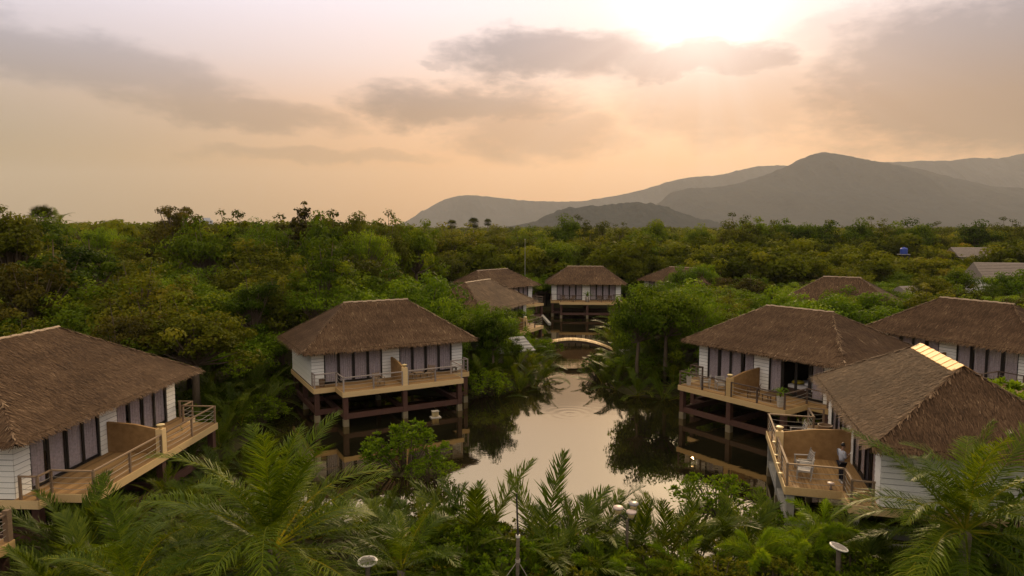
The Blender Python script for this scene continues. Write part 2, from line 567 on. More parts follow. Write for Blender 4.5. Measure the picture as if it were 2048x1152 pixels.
def grid_mesh(name, X, Y, Z, m, smooth=True):
    h, wd = X.shape
    me = bpy.data.meshes.new(name)
    v = np.stack([X.ravel(), Y.ravel(), Z.ravel()], 1)
    i = np.arange(h * wd).reshape(h, wd)
    f = np.stack([i[:-1, :-1].ravel(), i[:-1, 1:].ravel(), i[1:, 1:].ravel(), i[1:, :-1].ravel()], 1)
    me.vertices.add(len(v)); me.vertices.foreach_set('co', v.astype(np.float32).ravel())
    me.loops.add(f.size); me.loops.foreach_set('vertex_index', f.astype(np.int32).ravel())
    me.polygons.add(len(f)); me.polygons.foreach_set('loop_start', np.arange(0, f.size, 4, dtype=np.int32))
    me.polygons.foreach_set('loop_total', np.full(len(f), 4, dtype=np.int32))
    if smooth:
        me.polygons.foreach_set('use_smooth', np.ones(len(f), bool))
    me.materials.append(m)
    me.update(calc_edges=True)
    return me


gx = geom_axis(-8200, -40, 45, 8200, .8)
gy = geom_axis(-900, 12, 112, 8800, .8)
GX, GY = np.meshgrid(gx, gy)
tag(link('ground', grid_mesh('ground', GX, GY, ground_z(GX, GY), M['ground'])), kind='structure')
tag(MB().add([(-45, 14, 0), (48, 14, 0), (48, 112, 0), (-45, 112, 0)], [(0, 1, 2, 3)]).build('pond_water', M['water']), kind='structure')


def mountain(name, crest, dist, depth, seed, ragged):
    """crest: (x, height) along the ridge line at the given distance; slopes fall away in front and behind"""
    cx = np.array([c[0] for c in crest], float); cz = np.array([c[1] for c in crest], float)
    nx = 420
    xs = np.linspace(cx[0], cx[-1], nx)
    top = np.interp(xs, cx, cz)
    k = np.ones(9) / 9
    top = np.convolve(np.pad(top, 4, mode='edge'), k, 'valid')
    top = top + (fbm(xs / ragged[0], xs * 0, 4, seed) - .5) * ragged[1] * np.clip(top / 60, 0, 1)
    ts = np.concatenate([np.linspace(0, 1, 46), np.linspace(1.06, 1.8, 12)])
    X = np.repeat(xs[None], len(ts), 0); T = np.repeat(ts[:, None], nx, 1)
    Y = dist - depth * (1 - T) + (fbm(X / (depth * .5), T * 2, 2, seed + 2) - .5) * depth * .12 * np.clip(1 - T, 0, 1)
    sh = np.clip(np.where(T <= 1, T, 2.0 - T), 0, 1)
    spur = fbm(X / (depth * .20) + T * .7, T * 1.4, 4, seed + 4) - .5
    Z = top[None] * (sh ** 1.25) * (1 + spur * 1.5 * np.clip(sh * (1 - sh) * 4, 0, 1))
    Z = Z + (fbm(X / ragged[0] * 1.3, Y / ragged[0] * 1.3, 3, seed + 7) - .5) * ragged[1] * .8 * np.clip(sh * 3, 0, 1) * (T < .97)
    Z = np.minimum(Z, top[None] * (Y / dist) ** 1.0 * np.where(T < .97, .985, 1.02) + 2)
    Z -= 2
    return tag(link(name, grid_mesh(name, X, Y, Z, M['mountain'])), kind='structure')


def crest(dist, pts):
    # (bearing offset, slope) pairs read as tangents, turned into metres at that distance
    out = []
    for u, v in pts:
        a = (u - 1024) / 1365.0; b = -(v - 576) / 1365.0
        c, s = math.cos(R(5.2)), math.sin(R(5.2))
        wy = c + b * s; wz = -s + b * c
        out.append((a / wy * dist, 13.5 + wz / wy * dist))
    return [(x, max(z, 0)) for x, z in out]


mountain('mountain_long_ridge', crest(8200, [(790, 456), (822, 440), (850, 420), (880, 402), (910, 393), (940, 390), (980, 393), (1040, 400), (1100, 403), (1160, 402), (1230, 392), (1290, 378),
         (1340, 362), (1390, 353), (1440, 350), (1470, 342), (1510, 333), (1560, 330), (1640, 332), (1700, 360)]), 8200, 1500, 3, (70, 16))
mountain('mountain_right_ridge', crest(7600, [(1560, 400), (1640, 360), (1700, 335), (1760, 324), (1840, 322), (1900, 321), (1950, 315), (2000, 317), (2048, 306), (2130, 300), (2230, 330), (2400, 420)]), 7600, 1500, 13, (70, 16))
mountain('mountain_main_peak', crest(5600, [(1290, 440), (1318, 408), (1340, 385), (1380, 376), (1430, 374), (1480, 366), (1520, 352), (1560, 338), (1600, 318), (1640, 304), (1680, 308), (1720, 316),
         (1760, 324), (1820, 333), (1880, 348), (1950, 366), (2048, 392), (2180, 430), (2260, 450)]), 5600, 1700, 23, (55, 16))
mountain('wooded_hill', crest(3100, [(985, 460), (1010, 454), (1045, 447), (1075, 440), (1100, 425), (1130, 415), (1170, 412), (1200, 410), (1260, 404), (1310, 406), (1340, 415), (1370, 428), (1420, 440), (1445, 456)]), 3100, 500, 33, (26, 15))

# the air: thin even haze round the whole place
m, t = mat('haze')
pv = t.n('ShaderNodeVolumePrincipled')
pv.inputs['Color'].default_value = (.80, .80, .82, 1)
pv.inputs['Density'].default_value = 4.9e-5
pv.inputs['Anisotropy'].default_value = 0.25
o = t.n('ShaderNodeOutputMaterial'); t.t.links.new(pv.outputs[0], o.inputs['Volume'])
HB = MB().box((-11000, -1800, -4), (11000, 11500, 900)).build('haze', m)
tag(HB, kind='stuff')

# ------------------------------------------------------------------ bungalows
DECK = 2.4


def thatch_quads(P0, P1, Q0, Q1, row, wd, ln, rng):
    """tufts laid in courses on the slope P0-P1 (eave) to Q0-Q1 (ridge)"""
    P0, P1, Q0, Q1 = [np.array(p, float) for p in (P0, P1, Q0, Q1)]
    e = (P1 - P0) / np.linalg.norm(P1 - P0)
    up = ((Q0 + Q1) / 2 - (P0 + P1) / 2); up -= e * (up @ e)
    slope = np.linalg.norm(up); up /= slope
    nrm = np.cross(e, up)
    if nrm[2] < 0:
        nrm = -nrm
    V = []; T = []
    for r in np.arange(-.02, slope + .01, row):
        k = min(max(r / slope, 0), 1)
        a = P0 + (Q0 - P0) * k; b = P1 + (Q1 - P1) * k
        L = np.linalg.norm(b - a)
        n = int(L / wd)
        if n < 1:
            continue
        s = (np.arange(n) + rng.random(n)) / n * L
        c = a[None] + e[None] * s[:, None] + up[None] * rng.normal(0, row * .35, n)[:, None]
        yaw = rng.normal(0, .13, n)
        dn = -up[None] * np.cos(yaw)[:, None] + e[None] * np.sin(yaw)[:, None]
        sd = np.cross(dn, nrm[None])
        hw = wd * (.55 + .5 * rng.random(n))[:, None]
        l = ln * (.6 + .7 * rng.random(n))[:, None]
        lift = (.016 + .040 * rng.random(n) ** 2)[:, None]
        base = nrm[None] * .015
        v = np.stack([c - sd * hw + base, c + sd * hw + base, c + dn * l + sd * hw * .5 + nrm * lift, c + dn * l - sd * hw * .5 + nrm * lift], 1)
        V.append(v.reshape(-1, 3)); T.append(np.clip(rng.normal(.45, .17, n) + .06 * math.sin(r * 5.2) + .45 * (fbm(c[:, 0] * .7 + 31, c[:, 1] * .7 + c[:, 2], 3, 17) - .5), 0, 1))
    return np.concatenate(V), np.concatenate(T)


def roof_parts(root, L, Dw, ovf, ovs, ez, rz, rl, dens, rng, wv=.10):
    x0, x1, y0, y1 = -ovs, L + ovs, -ovf, Dw + ovf
    zc = ez + .17
    ra, rb = (L / 2 - rl / 2, Dw / 2, rz), (L / 2 + rl / 2, Dw / 2, rz)
    c = [(x0, y0, zc), (x1, y0, zc), (x1, y1, zc), (x0, y1, zc)]
    cb = [(x0 + .06, y0 + .06, zc - .13), (x1 - .06, y0 + .06, zc - .13), (x1 - .06, y1 - .06, zc - .13), (x0 + .06, y1 - .06, zc - .13)]
    core = MB().add(cb + c + [ra, rb], [(0, 3, 2, 1), (0, 1, 5, 4), (1, 2, 6, 5), (2, 3, 7, 6), (3, 0, 4, 7), (4, 5, 9, 8), (6, 7, 8, 9), (5, 6, 9), (7, 4, 8)])
    roof = core.build('roof', M['thatch_core'], root)
    row, wd, ln = .14 * dens, .032 * dens, .34 * (dens ** .4)
    A = []; T = []
    for p, q, r_, s_ in ((c[0], c[1], ra, rb), (c[2], c[3], rb, ra), (c[1], c[2], rb, rb), (c[3], c[0], ra, ra)):
        v, tt = thatch_quads(p, q, r_, s_, row, wd, ln, rng)
        A.append(v); T.append(tt)
    # eave fringe
    for p, q in ((c[0], c[1]), (c[1], c[2]), (c[2], c[3]), (c[3], c[0])):
        p = np.array(p); q = np.array(q); Lg = np.linalg.norm(q - p); e = (q - p) / Lg; out = np.array([e[1], -e[0], 0])
        n = int(Lg / (.022 * dens))
        s = rng.random(n) * (Lg + .1) - .05
        cc = p + e * s[:, None] + out * rng.normal(.0, .03, n)[:, None] + np.array([0, 0, .05])
        hw = .03 * dens * (.5 + rng.random(n))[:, None]
        l = (.14 + .17 * rng.random(n))[:, None]
        d = np.array([0, 0, -1.0]) * l + out * (.02 + .10 * rng.random(n))[:, None] + e * rng.normal(0, .03, n)[:, None]
        A.append(np.stack([cc - e * hw, cc + e * hw, cc + d + e * hw * .4, cc + d - e * hw * .4], 1).reshape(-1, 3))
        T.append(np.clip(rng.normal(.42, .2, n), 0, 1))
    # ragged bundles along the hips
    for p, q in ((c[0], ra), (c[1], rb), (c[2], rb), (c[3], ra)):
        p = np.array(p); q = np.array(q); Lg = np.linalg.norm(q - p); e = (p - q) / Lg
        n = int(Lg / (.035 * dens))
        s = rng.random(n)
        side = np.cross(e, [0, 0, 1]); side /= np.linalg.norm(side)
        yaw = rng.uniform(-.9, .9, n)
        dn = e * np.cos(yaw)[:, None] + side * np.sin(yaw)[:, None] - np.array([0, 0, .32]) * np.abs(yaw)[:, None]
        cc = q + (p - q) * s[:, None] + np.array([0, 0, .04])
        sd = np.cross(dn, [0, 0, 1]); hw = .04 * dens * (.5 + rng.random(n))[:, None]; l = (.22 + .25 * rng.random(n))[:, None]
        up = np.array([0, 0, 1]) * (.03 + .06 * rng.random(n))[:, None]
        A.append(np.stack([cc - sd * hw, cc + sd * hw, cc + dn * l + sd * hw * .4 + up, cc + dn * l - sd * hw * .4 + up], 1).reshape(-1, 3))
        T.append(np.clip(rng.normal(.62, .22, n), 0, 1))
    th_ = link('thatch', quad_mesh('thatch', np.concatenate(A), M['thatch'], np.concatenate(T)), roof)
    th_['kind'] = 'stuff'
    # ridge cap of pale split bamboo, folded over the ridge: a row of short mats
    n = max(6, int(rl / .33))
    sf = (rz - zc) / (Dw / 2 + ovf)
    for i in range(n):
        u0 = ra[0] - .15 + (rl + .3) * i / n; u1 = ra[0] - .15 + (rl + .3) * (i + 1) / n + .04
        lift = .05 + .02 * (i % 2) + rng.uniform(0, .015)
        zt = rz + lift; ze = rz + lift - wv * sf
        yc = Dw / 2
        mb = MB().hexa([(u0, yc - wv, ze - .03), (u1, yc - wv, ze - .03), (u1, yc, zt - .03), (u0, yc, zt - .03), (u0, yc - wv, ze), (u1, yc - wv, ze), (u1, yc, zt), (u0, yc, zt)])
        mb.hexa([(u0, yc, zt - .03), (u1, yc, zt - .03), (u1, yc + wv, ze - .03), (u0, yc + wv, ze - .03), (u0, yc, zt), (u1, yc, zt), (u1, yc + wv, ze), (u0, yc + wv, ze)])
        mb.build('ridge_mat', M['sunlit_straw_cap' if wv > .3 else 'ridge_pale'], roof)
    return roof


def curtain_mesh(wd, h, seed):
    rr = random.Random(seed)
    n = 26
    vs = []; ph = rr.random() * 6
    for i in range(n + 1):
        x = -wd / 2 + wd * i / n
        y = .045 * math.sin(i * 1.55 + ph) + .02 * math.sin(i * .61 + ph * 2)
        vs += [(x, y, 0), (x * .97, y * .7, h)]
    mb = MB()
    mb.add(vs, [(2 * i, 2 * i + 2, 2 * i + 3, 2 * i + 1) for i in range(n)])
    return mb.mesh('curtain', M['curtain'], True)


CURT = {}


def railing(root, pts, mat_rail, spacing=2.0, top=.95, ropes=True, fine=True):
    """posts, a top rail and three sagging ropes along a run of points on the deck edge"""
    for i in range(len(pts) - 1):
        a = Vector((*pts[i], DECK)); b = Vector((*pts[i + 1], DECK))
        d = b - a; n = max(1, round(d.length / spacing))
        for k in range(n + 1):
            if i > 0 and k == 0:
                continue
            p = a + d * (k / n)
            MB().box((p.x - .045, p.y - .045, DECK - .05), (p.x + .045, p.y + .045, DECK + top - .02)).build('railing_post', mat_rail, root)
        dd = d.normalized()
        MB().bar(a - dd * .06 + Vector((0, 0, top + .012)), b + dd * .06 + Vector((0, 0, top + .012)), .085, .06).build('top_rail', mat_rail, root)
        if ropes:
            for h in (.22, .46, .70):
                for k in range(n):
                    p = a + d * (k / n); q = a + d * ((k + 1) / n)
                    sg = .035 + .05 * random.random()
                    line = [p.lerp(q, s) + Vector((0, 0, h - sg * 4 * s * (1 - s))) for s in ((0, .25, .5, .75, 1) if fine else (0, .5, 1))]
                    MB().tube(line, .013, 4, False).build('rope', M['rope'], root)


def bungalow(label, x, y, a, L, Dw, ovf, ovs, ez, rz, rl, m0, m1, mn, sn, dens=1.0, fine=True, rail='rail_pale', pil='brown_paint', open_doors=(), seed=1, lamp=True, divider=True, cap=.10):
    rng = np.random.default_rng(seed); rr = random.Random(seed)
    root = empty('bungalow', (x, y, 0), a)
    tag(root, label, 'bungalow', 'thatched stilt bungalows round the pond')
    fl = DECK
    wt = ez + .30
    f1 = .85 if L > 10.8 else .75
    pw = 1.3 if L > 10.8 else 1.15
    dw = (L - 2 * f1 - pw) / 2
    # floor and deck slabs
    MB().box((-.05, 0, fl - .34), (L + .05, Dw, fl)).build('floor_slab', M['slab'], root)
    MB().box((-.06, -sn + .06, fl - .30), (L + .06, -.004, fl - .05)).build('deck_slab', M['slab'], root)
    MB().box((m0 + .06, -mn + .06, fl - .30), (m1 - .06, -sn + .05, fl - .05)).build('deck_slab', M['slab'], root)
    # deck boards, one by one
    bw = .145
    k = 0; yy = 0.0
    while yy < mn - .02:
        y1 = min(yy + bw - .008, mn)
        inner = (yy + y1) / 2 < sn
        xa, xb = (-.1, L + .1) if inner else (m0, m1)
        zt = fl + rr.uniform(-.004, .004)
        MB().box((xa, -y1, fl - .045), (xb, -yy - .004, zt)).build('deck_board', M['deckwood'], root)
        yy += bw; k += 1
    # fascia boards round the deck edge
    fz0, fz1 = fl - .36, fl - .012
    tk = .05
    for p, q in (((-.13, -sn - tk), (m0, -sn)), ((m1, -sn - tk), (L + .13, -sn)), ((m0 - tk, -mn - tk), (m1 + tk, -mn)),
                 ((m0 - tk, -mn), (m0, -sn - tk)), ((m1, -mn), (m1 + tk, -sn - tk)), ((-.1 - tk, -sn), (-.1, Dw)), ((L + .1, -sn), (L + .1 + tk, Dw))):
        MB().box((*p, fz0), (*q, fz1)).build('fascia_board', M['fascia'], root)
    # walls: three front piers, lintels, ends, back, room divider
    wth = .14
    piers = [(0, f1), (f1 + dw, f1 + dw + pw), (L - f1, L)]
    for p in piers:
        MB().box((p[0] + (.02 if p[0] == 0 else 0), .03, fl), (p[1] - (.02 if p[1] == L else 0), wth, wt)).build('wall', M['wall_gap_shade'], root)
    for p in ((f1, f1 + dw), (f1 + dw + pw, L - f1)):
        MB().box((p[0], .04, fl + 2.38), (p[1], wth, wt)).build('lintel', M['dark_frame'], root)
    for xx in (0.02, L - .02 - wth):
        MB().box((xx, wth + .002, fl), (xx + wth, Dw - .02, wt)).build('wall', M['wall_gap_shade'], root)
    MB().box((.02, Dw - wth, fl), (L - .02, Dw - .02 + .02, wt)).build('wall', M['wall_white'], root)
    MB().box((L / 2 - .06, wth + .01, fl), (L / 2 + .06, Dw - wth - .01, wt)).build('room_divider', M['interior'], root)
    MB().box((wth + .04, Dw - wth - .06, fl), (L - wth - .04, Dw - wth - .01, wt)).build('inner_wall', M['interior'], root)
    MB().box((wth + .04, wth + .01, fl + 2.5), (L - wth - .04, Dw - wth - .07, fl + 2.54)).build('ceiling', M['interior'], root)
    # plank cladding: each white board a piece of its own, uneven edges
    ph = .235
    runs = [((p[0], -.004), (p[1], -.004), (0, -1)) for p in piers] + [((-.004, Dw), (-.004, 0), (-1, 0)), ((L + .004, 0), (L + .004, Dw), (1, 0))]
    allp = MB()
    for (ax, ay), (bx, by), (ox, oy) in runs:
        z = fl + .0
        while z < wt - .02:
            z1 = min(z + ph - .024 - rr.uniform(0, .008), wt)
            o0 = .028 + rr.uniform(-.006, .008); o1 = o0 - .016
            j = rr.uniform(-.012, .012)
            d = Vector((bx - ax, by - ay)); n_ = 5 if fine else 1
            mb = MB() if fine else allp
            for s in range(n_):
                t0, t1 = s / n_, (s + 1) / n_
                w0 = rr.uniform(-.007, .007) if s else 0; w1 = 0
                pa = Vector((ax, ay)) + d * t0; pb = Vector((ax, ay)) + d * t1
                cx = lambda p, q, zz: (p.x + ox * q, p.y + oy * q, zz)
                mb.add([cx(pa, 0, z), cx(pb, 0, z), cx(pb, 0, z1), cx(pa, 0, z1), cx(pa, o0 + w0, z + w0), cx(pb, o0, z + w1), cx(pb, o1, z1), cx(pa, o1, z1)],
                       [(4, 5, 6, 7), (0, 1, 5, 4), (3, 7, 6, 2), (0, 4, 7, 3), (1, 2, 6, 5)])
            if fine:
                mb.build('wall_plank', M['plank'], root)
            z += ph
    if not fine:
        cl_ = allp.build('cladding', M['plank'], root); cl_['kind'] = 'stuff'
    # sliding glass doors, a curtain behind each pane
    nd = 4
    for side, (p0, p1) in enumerate(((f1, f1 + dw), (f1 + dw + pw, L - f1))):
        wd = (p1 - p0) / nd
        for k in range(nd):
            c = p0 + wd * (k + .5)
            fr_ = MB()
            yb = .02 + .03 * (k % 2)
            for s in (-1, 1):
                fr_.box((c + s * (wd / 2 - .05) - .05, yb, fl + .03), (c + s * (wd / 2 - .05) + .05, yb + .05, fl + 2.36))
            fr_.box((c - wd / 2 + .1, yb + .003, fl + .03), (c + wd / 2 - .1, yb + .047, fl + .13))
            fr_.box((c - wd / 2 + .1, yb + .003, fl + 2.27), (c + wd / 2 - .1, yb + .047, fl + 2.36))
            door = fr_.build('door', M['dark_frame'], root)
            if (side, k) in open_doors:
                continue
            MB().box((c - wd / 2 + .1, yb + .02, fl + .13), (c + wd / 2 - .1, yb + .028, fl + 2.27)).build('pane', M['glass'], door)
            kk = (seed + k) % 5
            key = (round(wd, 2), kk)
            if key not in CURT:
                CURT[key] = curtain_mesh(wd * (.84 + .03 * kk), 2.28, kk)
            link('curtain', CURT[key], door, (c + (.05 if k % 2 else -.02), .15, fl + .02))
    # stilts and tie beams
    rows = [(-mn + .22, (m0 + .2, (m0 + m1) / 2, m1 - .2)), (-sn + .22, (.12, L - .12)), (Dw * .48, (.2, L / 2, L - .2)), (Dw - .2, (.2, L / 2, L - .2))]
    pw2 = .16
    for yy, xs_ in rows:
        for xx in xs_:
            p = MB().box((xx - pw2, yy - pw2, .48), (xx + pw2, yy + pw2, fl - .31)).build('pillar', M[pil], root)
            MB().box((xx - pw2 - .015, yy - pw2 - .015, -1.0), (xx + pw2 + .015, yy + pw2 + .015, .478)).build('footing', M['stub'], p)
    bz0, bz1 = .50, .84
    def beam(p, q):
        MB().box((min(p[0], q[0]), min(p[1], q[1]), bz0), (max(p[0], q[0]), max(p[1], q[1]), bz1)).build('tie_beam', M[pil], root)
    fx = rows[0][1]; fy = rows[0][0]
    for i in range(2):
        beam((fx[i] + pw2, fy - .12), (fx[i + 1] - pw2, fy + .12))
    for i in range(3):
        beam((fx[i] - .11, fy + pw2), (fx[i] + .11, Dw * .48 - .3))
    sy = rows[1][0]
    beam((.12 + pw2, sy - .12), (fx[0] - .112, sy + .12)); beam((fx[2] + .112, sy - .12), (L - .12 - pw2, sy + .12))
    for xx in (.12, L - .12):
        beam((xx - .11, sy + pw2), (xx + .11, Dw - .36))
    beam((.4, Dw * .48 - .12 - .18), (L - .4, Dw * .48 + .12 - .18))
    # railings
    rm = M[rail]
    e = .06
    railing(root, [(-.04, -.25), (-.04, -sn + e), (m0 + e, -sn + e), (m0 + e, -mn + e), ((m0 + m1) / 2 - .2, -mn + e)], rm, 2.1, fine=fine)
    railing(root, [((m0 + m1) / 2 + .2, -mn + e), (m1 - e, -mn + e), (m1 - e, -sn + e), (L + .04, -sn + e), (L + .04, -.25)], rm, 2.1, fine=fine)
    # privacy wall between the two rooms' decks, with its end column and lamp
    if divider:
        c = (m0 + m1) / 2
        prof = [(-.035, 1.52), (-mn * .5, 1.42), (-mn + .35, 1.20)]
        mb = MB()
        vs = []
        for yy, h in prof:
            vs += [(c - .07, yy, fl - .02), (c + .07, yy, fl - .02), (c - .07, yy, fl + h), (c + .07, yy, fl + h)]
        fs = []
        for i in range(2):
            b0 = i * 4; b1 = b0 + 4
            fs += [(b0, b0 + 2, b1 + 2, b1), (b0 + 1, b1 + 1, b1 + 3, b0 + 3), (b0 + 2, b0 + 3, b1 + 3, b1 + 2), (b0, b1, b1 + 1, b0 + 1)]
        fs += [(0, 1, 3, 2), (8, 10, 11, 9)]
        mb.add(vs, fs).build('privacy_wall', M['tan'], root)
        colm = MB().box((c - .17, -mn - .01, fl - .02), (c + .17, -mn + .33, fl + 1.22)).build('column', M['fascia'], root)
        if lamp:
            MB().lathe([(.05, 0), (.10, .05), (.15, .16), (.19, .18), (.19, .21), (.12, .235), (.02, .24)], (c, -mn + .16, fl + 1.22), 14).build('lamp', M['lamp_bowl'], colm, True)
    roof_parts(root, L, Dw, ovf, ovs, ez, rz, rl, dens, rng, cap)
    return root


BB = {}
BB['mid_left'] = bungalow('thatched stilt bungalow left of the bridge, all curtains drawn, white plank walls over dark water', -13.94, 46.77, .503, 11.46, 6.6, 1.0, .75, 4.76, 7.74, 4.8, 1.39, 10.18, 2.94, 1.02, 1.0, True, 'rail_pale', 'brown_paint', (), 1)
BB['left'] = bungalow('large thatched bungalow at the left edge with a long timber deck and rope railing', -20.25, 26.97, 1.513, 11.9, 8.3, 1.0, 1.0, 4.9, 8.2, 4.7, .66, 11.03, 2.88, 1.05, .9, True, 'rail_mid', 'brown_paint', (), 2)
BB['mid_right'] = bungalow('thatched stilt bungalow on the right bank with one open doorway and dark railings', 13.87, 49.83, -.944, 10.4, 8.4, .8, .98, 4.92, 7.66, 4.85, .95, 9.13, 3.36, .95, 1.0, True, 'rail_dark', 'brown_paint', ((1, 1), (1, 2)), 3)
BB['right'] = bungalow('nearest thatched bungalow on the right, a man standing on its deck', 17.54, 37.01, -1.836, 11.14, 7.1, .6, 1.0, 4.89, 7.67, 5.47, 1.7, 9.86, 3.35, 1.1, .9, True, 'rail_mid', 'concrete', ((1, 2),), 4, cap=.42)
BB['back_right'] = bungalow('thatched bungalow at the right edge, partly hidden behind the nearest thatched roof', 30.6, 56.4, -1.12, 11.5, 6.2, .8, .98, 4.85, 7.75, 5.2, 1.2, 10.0, 3.0, 1.05, 1.3, True, 'rail_dark', 'brown_paint', (), 5)
BB['far'] = bungalow('distant thatched bungalow facing straight down the channel beyond the arched bridge', 5.97, 102.2, -.06, 10.3, 6.44, .88, .7, 4.85, 7.3, 5.2, 1.2, 9.2, 3.0, 1.05, 1.8, False, 'rail_dark', 'brown_paint', (), 6, divider=False)
BB['far_left'] = bungalow('distant thatched bungalow left of the channel with its striped doors half showing', -4.53, 92.74, .815, 10.93, 5.6, .8, .8, 4.8, 7.2, 6.0, 1.2, 10.0, 3.0, 1.05, 1.8, False, 'rail_dark', 'brown_paint', (), 7)
BB['far_left_front'] = bungalow('distant thatched roof sunk among trees in front of the striped doors', -3.2, 68.5, 1.10, 10.6, 6.6, .8, .9, 4.8, 7.5, 5.2, 1.2, 9.6, 2.6, 1.05, 1.8, False, 'rail_dark', 'brown_paint', (), 8)
BB['far_right'] = bungalow('small far thatched bungalow half hidden by shrubs right of the channel', 21.5, 110.2, -.75, 10.3, 6.0, .8, .8, 4.75, 6.9, 4.6, 1.2, 9.2, 2.6, 1.05, 2.0, False, 'rail_dark', 'brown_paint', (), 9, divider=False)
BB['behind_right'] = bungalow('thatched roof rising behind the right bank bungalow, overgrown with leaves', 31.5, 77.5, -.55, 10.3, 6.4, .8, .8, 4.9, 7.7, 3.6, 1.2, 9.2, 2.6, 1.05, 1.5, False, 'rail_dark', 'brown_paint', (), 10, divider=False)

# ------------------------------------------------------------------ things on and round the decks
def on(root, u, n, z=DECK):
    a = root.rotation_euler.z
    return (root.location.x + u * math.cos(a) + n * math.sin(a), root.location.y + u * math.sin(a) - n * math.cos(a), z + .006)


def armchair(label, loc, rz, m, group, wd=.62, back=.42):
    """slatted armchair, seat towards local -y"""
    t_ = empty('armchair', loc, rz)
    tag(t_, label, 'chair', group)
    h = wd / 2
    s_ = MB().box((-h + .05, -.27, .36), (h - .05, .27, .40)).build('seat', m, t_)
    for sx_ in (-1, 1):
        MB().box((sx_ * h - .025, -.30, 0), (sx_ * h + .025, -.25, .60)).build('leg', m, t_)
        MB().bar((sx_ * h, .27, 0), (sx_ * h, .36, .66), .05, .05, (1, 0, 0)).build('leg', m, t_)
        MB().bar((sx_ * h, -.32, .615), (sx_ * h, .36, .615), .07, .03).build('armrest', m, t_)
    b_ = MB()
    b_.bar((-h + .03, .25, .42), (-h + .03, .40, .42 + back + .06), .04, .04, (1, 0, 0)); b_.bar((h - .03, .25, .42), (h - .03, .40, .42 + back + .06), .04, .04, (1, 0, 0))
    bk = b_.build('backrest', m, t_)
    for k in range(6):
        z = .47 + back * k / 6; yy = .255 + .15 * (z - .42) / (back + .06)
        MB().bar((-h + .05, yy, z), (h - .05, yy, z), .02, .055, (0, .2, 1)).build('slat', m, bk)
    MB().bar((-h, -.275, .33), (h, -.275, .33), .03, .06).build('front_rail', m, t_)
    return t_


def low_table(label, loc, rz, m, group, wd=.6, ht=.5):
    t_ = empty('side_table', loc, rz)
    tag(t_, label, 'table', group)
    h = wd / 2
    top = MB()
    for k in range(6):
        top.box((-h, -h + wd * k / 6, ht - .03), (h, -h + wd * (k + 1) / 6 - .01, ht))
    tt = top.build('tabletop', m, t_); tt['kind'] = 'stuff'
    for sx_ in (-1, 1):
        for sy_ in (-1, 1):
            MB().box((sx_ * (h - .06) - .025, sy_ * (h - .06) - .025, 0), (sx_ * (h - .06) + .025, sy_ * (h - .06) + .025, ht - .032)).build('leg', m, t_)
    return t_


def arch_leaf(n, L, wd, curl, w0=.25):
    """one strap leaf in the x-z plane, arching out along +x"""
    vs = []; fs = []
    x = z = 0.0; ang = 1.25
    for i in range(n + 1):
        k = i / n
        ww = wd * (w0 + (1 - w0) * math.sin(min(k * 1.5, 1) * math.pi / 2)) * (1 - k ** 3)
        vs += [(x, -ww, z + ww * .25), (x, 0, z), (x, ww, z + ww * .25)]
        x += math.cos(ang) * L / n; z += math.sin(ang) * L / n; ang -= curl / n
    for i in range(n):
        b0 = i * 3
        fs += [(b0, b0 + 3, b0 + 4, b0 + 1), (b0 + 1, b0 + 4, b0 + 5, b0 + 2)]
    return vs, fs


STRAP = []
for k in range(4):
    v_, f_ = arch_leaf(6, .75 + .12 * k, .035 + .006 * k, 1.5 + .35 * k)
    me_ = MB().add(v_, f_).mesh('strap_leaf', M['leaf_fox'], True)
    STRAP.append(me_)


def potted_plant(label, loc, pot_m, h=.5, r=.17, n=16, scale=1.0, square=True):
    t_ = empty('potted_plant', loc, random.random() * 3)
    tag(t_, label, 'plant', 'potted plants on the decks')
    if square:
        MB().lathe([(r * .95, 0), (r * 1.25, h), (r * 1.25, h + .03), (r * 1.05, h + .03), (r * 1.0, h - .03)], n=4).build('pot', pot_m, t_)
    else:
        MB().lathe([(r * .8, 0), (r * 1.15, h * .4), (r * 1.2, h * .7), (r * 1.05, h), (r * .9, h), (r * .85, h - .04)], n=14).build('pot', pot_m, t_, True)
    for i in range(n):
        s_ = scale * random.uniform(.75, 1.15)
        link('leaf', random.choice(STRAP), t_, (0, 0, h - .03), (0, random.uniform(-.5, .35), i * 2.4 + random.uniform(-.3, .3)), (s_,) * 3)
    return t_


B1, B2, B3, B4, B5, B6, B7 = [BB[k] for k in ('mid_left', 'left', 'mid_right', 'right', 'back_right', 'far', 'far_left')]
CH = 'wooden chairs on the decks'
a1, a3, a4, a6 = .503, -.944, -1.836, -.06
# left-of-bridge bungalow
low_table('square wooden side table right of the tan wall on the deck left of the bridge', on(B1, 7.3, 1.5), a1, M['rail_mid'], 'side tables on the decks', .62, .48)
armchair('weathered armchair between the tan wall and side table, deck left of the bridge', on(B1, 6.65, 1.35), a1 + 1.3, M['rail_mid'], CH)
armchair('weathered armchair on the deck left of the bridge, right of the side table', on(B1, 8.1, 1.6), a1 - .9, M['rail_mid'], CH)
armchair('weathered armchair alone left of the tan wall, deck left of the bridge', on(B1, 4.1, 2.2), a1 + .3, M['rail_mid'], CH, .55)
tag(MB().lathe([(.20, 0), (.235, .45), (.235, .50), (.20, .50), (.19, .40)], n=4).build('planter', M['pot_dark'], None, False, on(B1, .55, .55), (0, 0, a1 + .78)), 'square brown planter at the left corner of the deck left of the bridge', 'planter')
st = empty('stool', on(B1, 10.55, .55), a1)
tag(st, 'small reddish stool at the right end of the deck left of the bridge', 'stool')
MB().box((-.22, -.16, .30), (.22, .16, .34)).build('seat', M['chair_dark'], st)
for sx_ in (-1, 1):
    MB().box((sx_ * .17 - .02, -.13, 0), (sx_ * .17 + .02, .13, .298)).build('leg', M['chair_dark'], st)
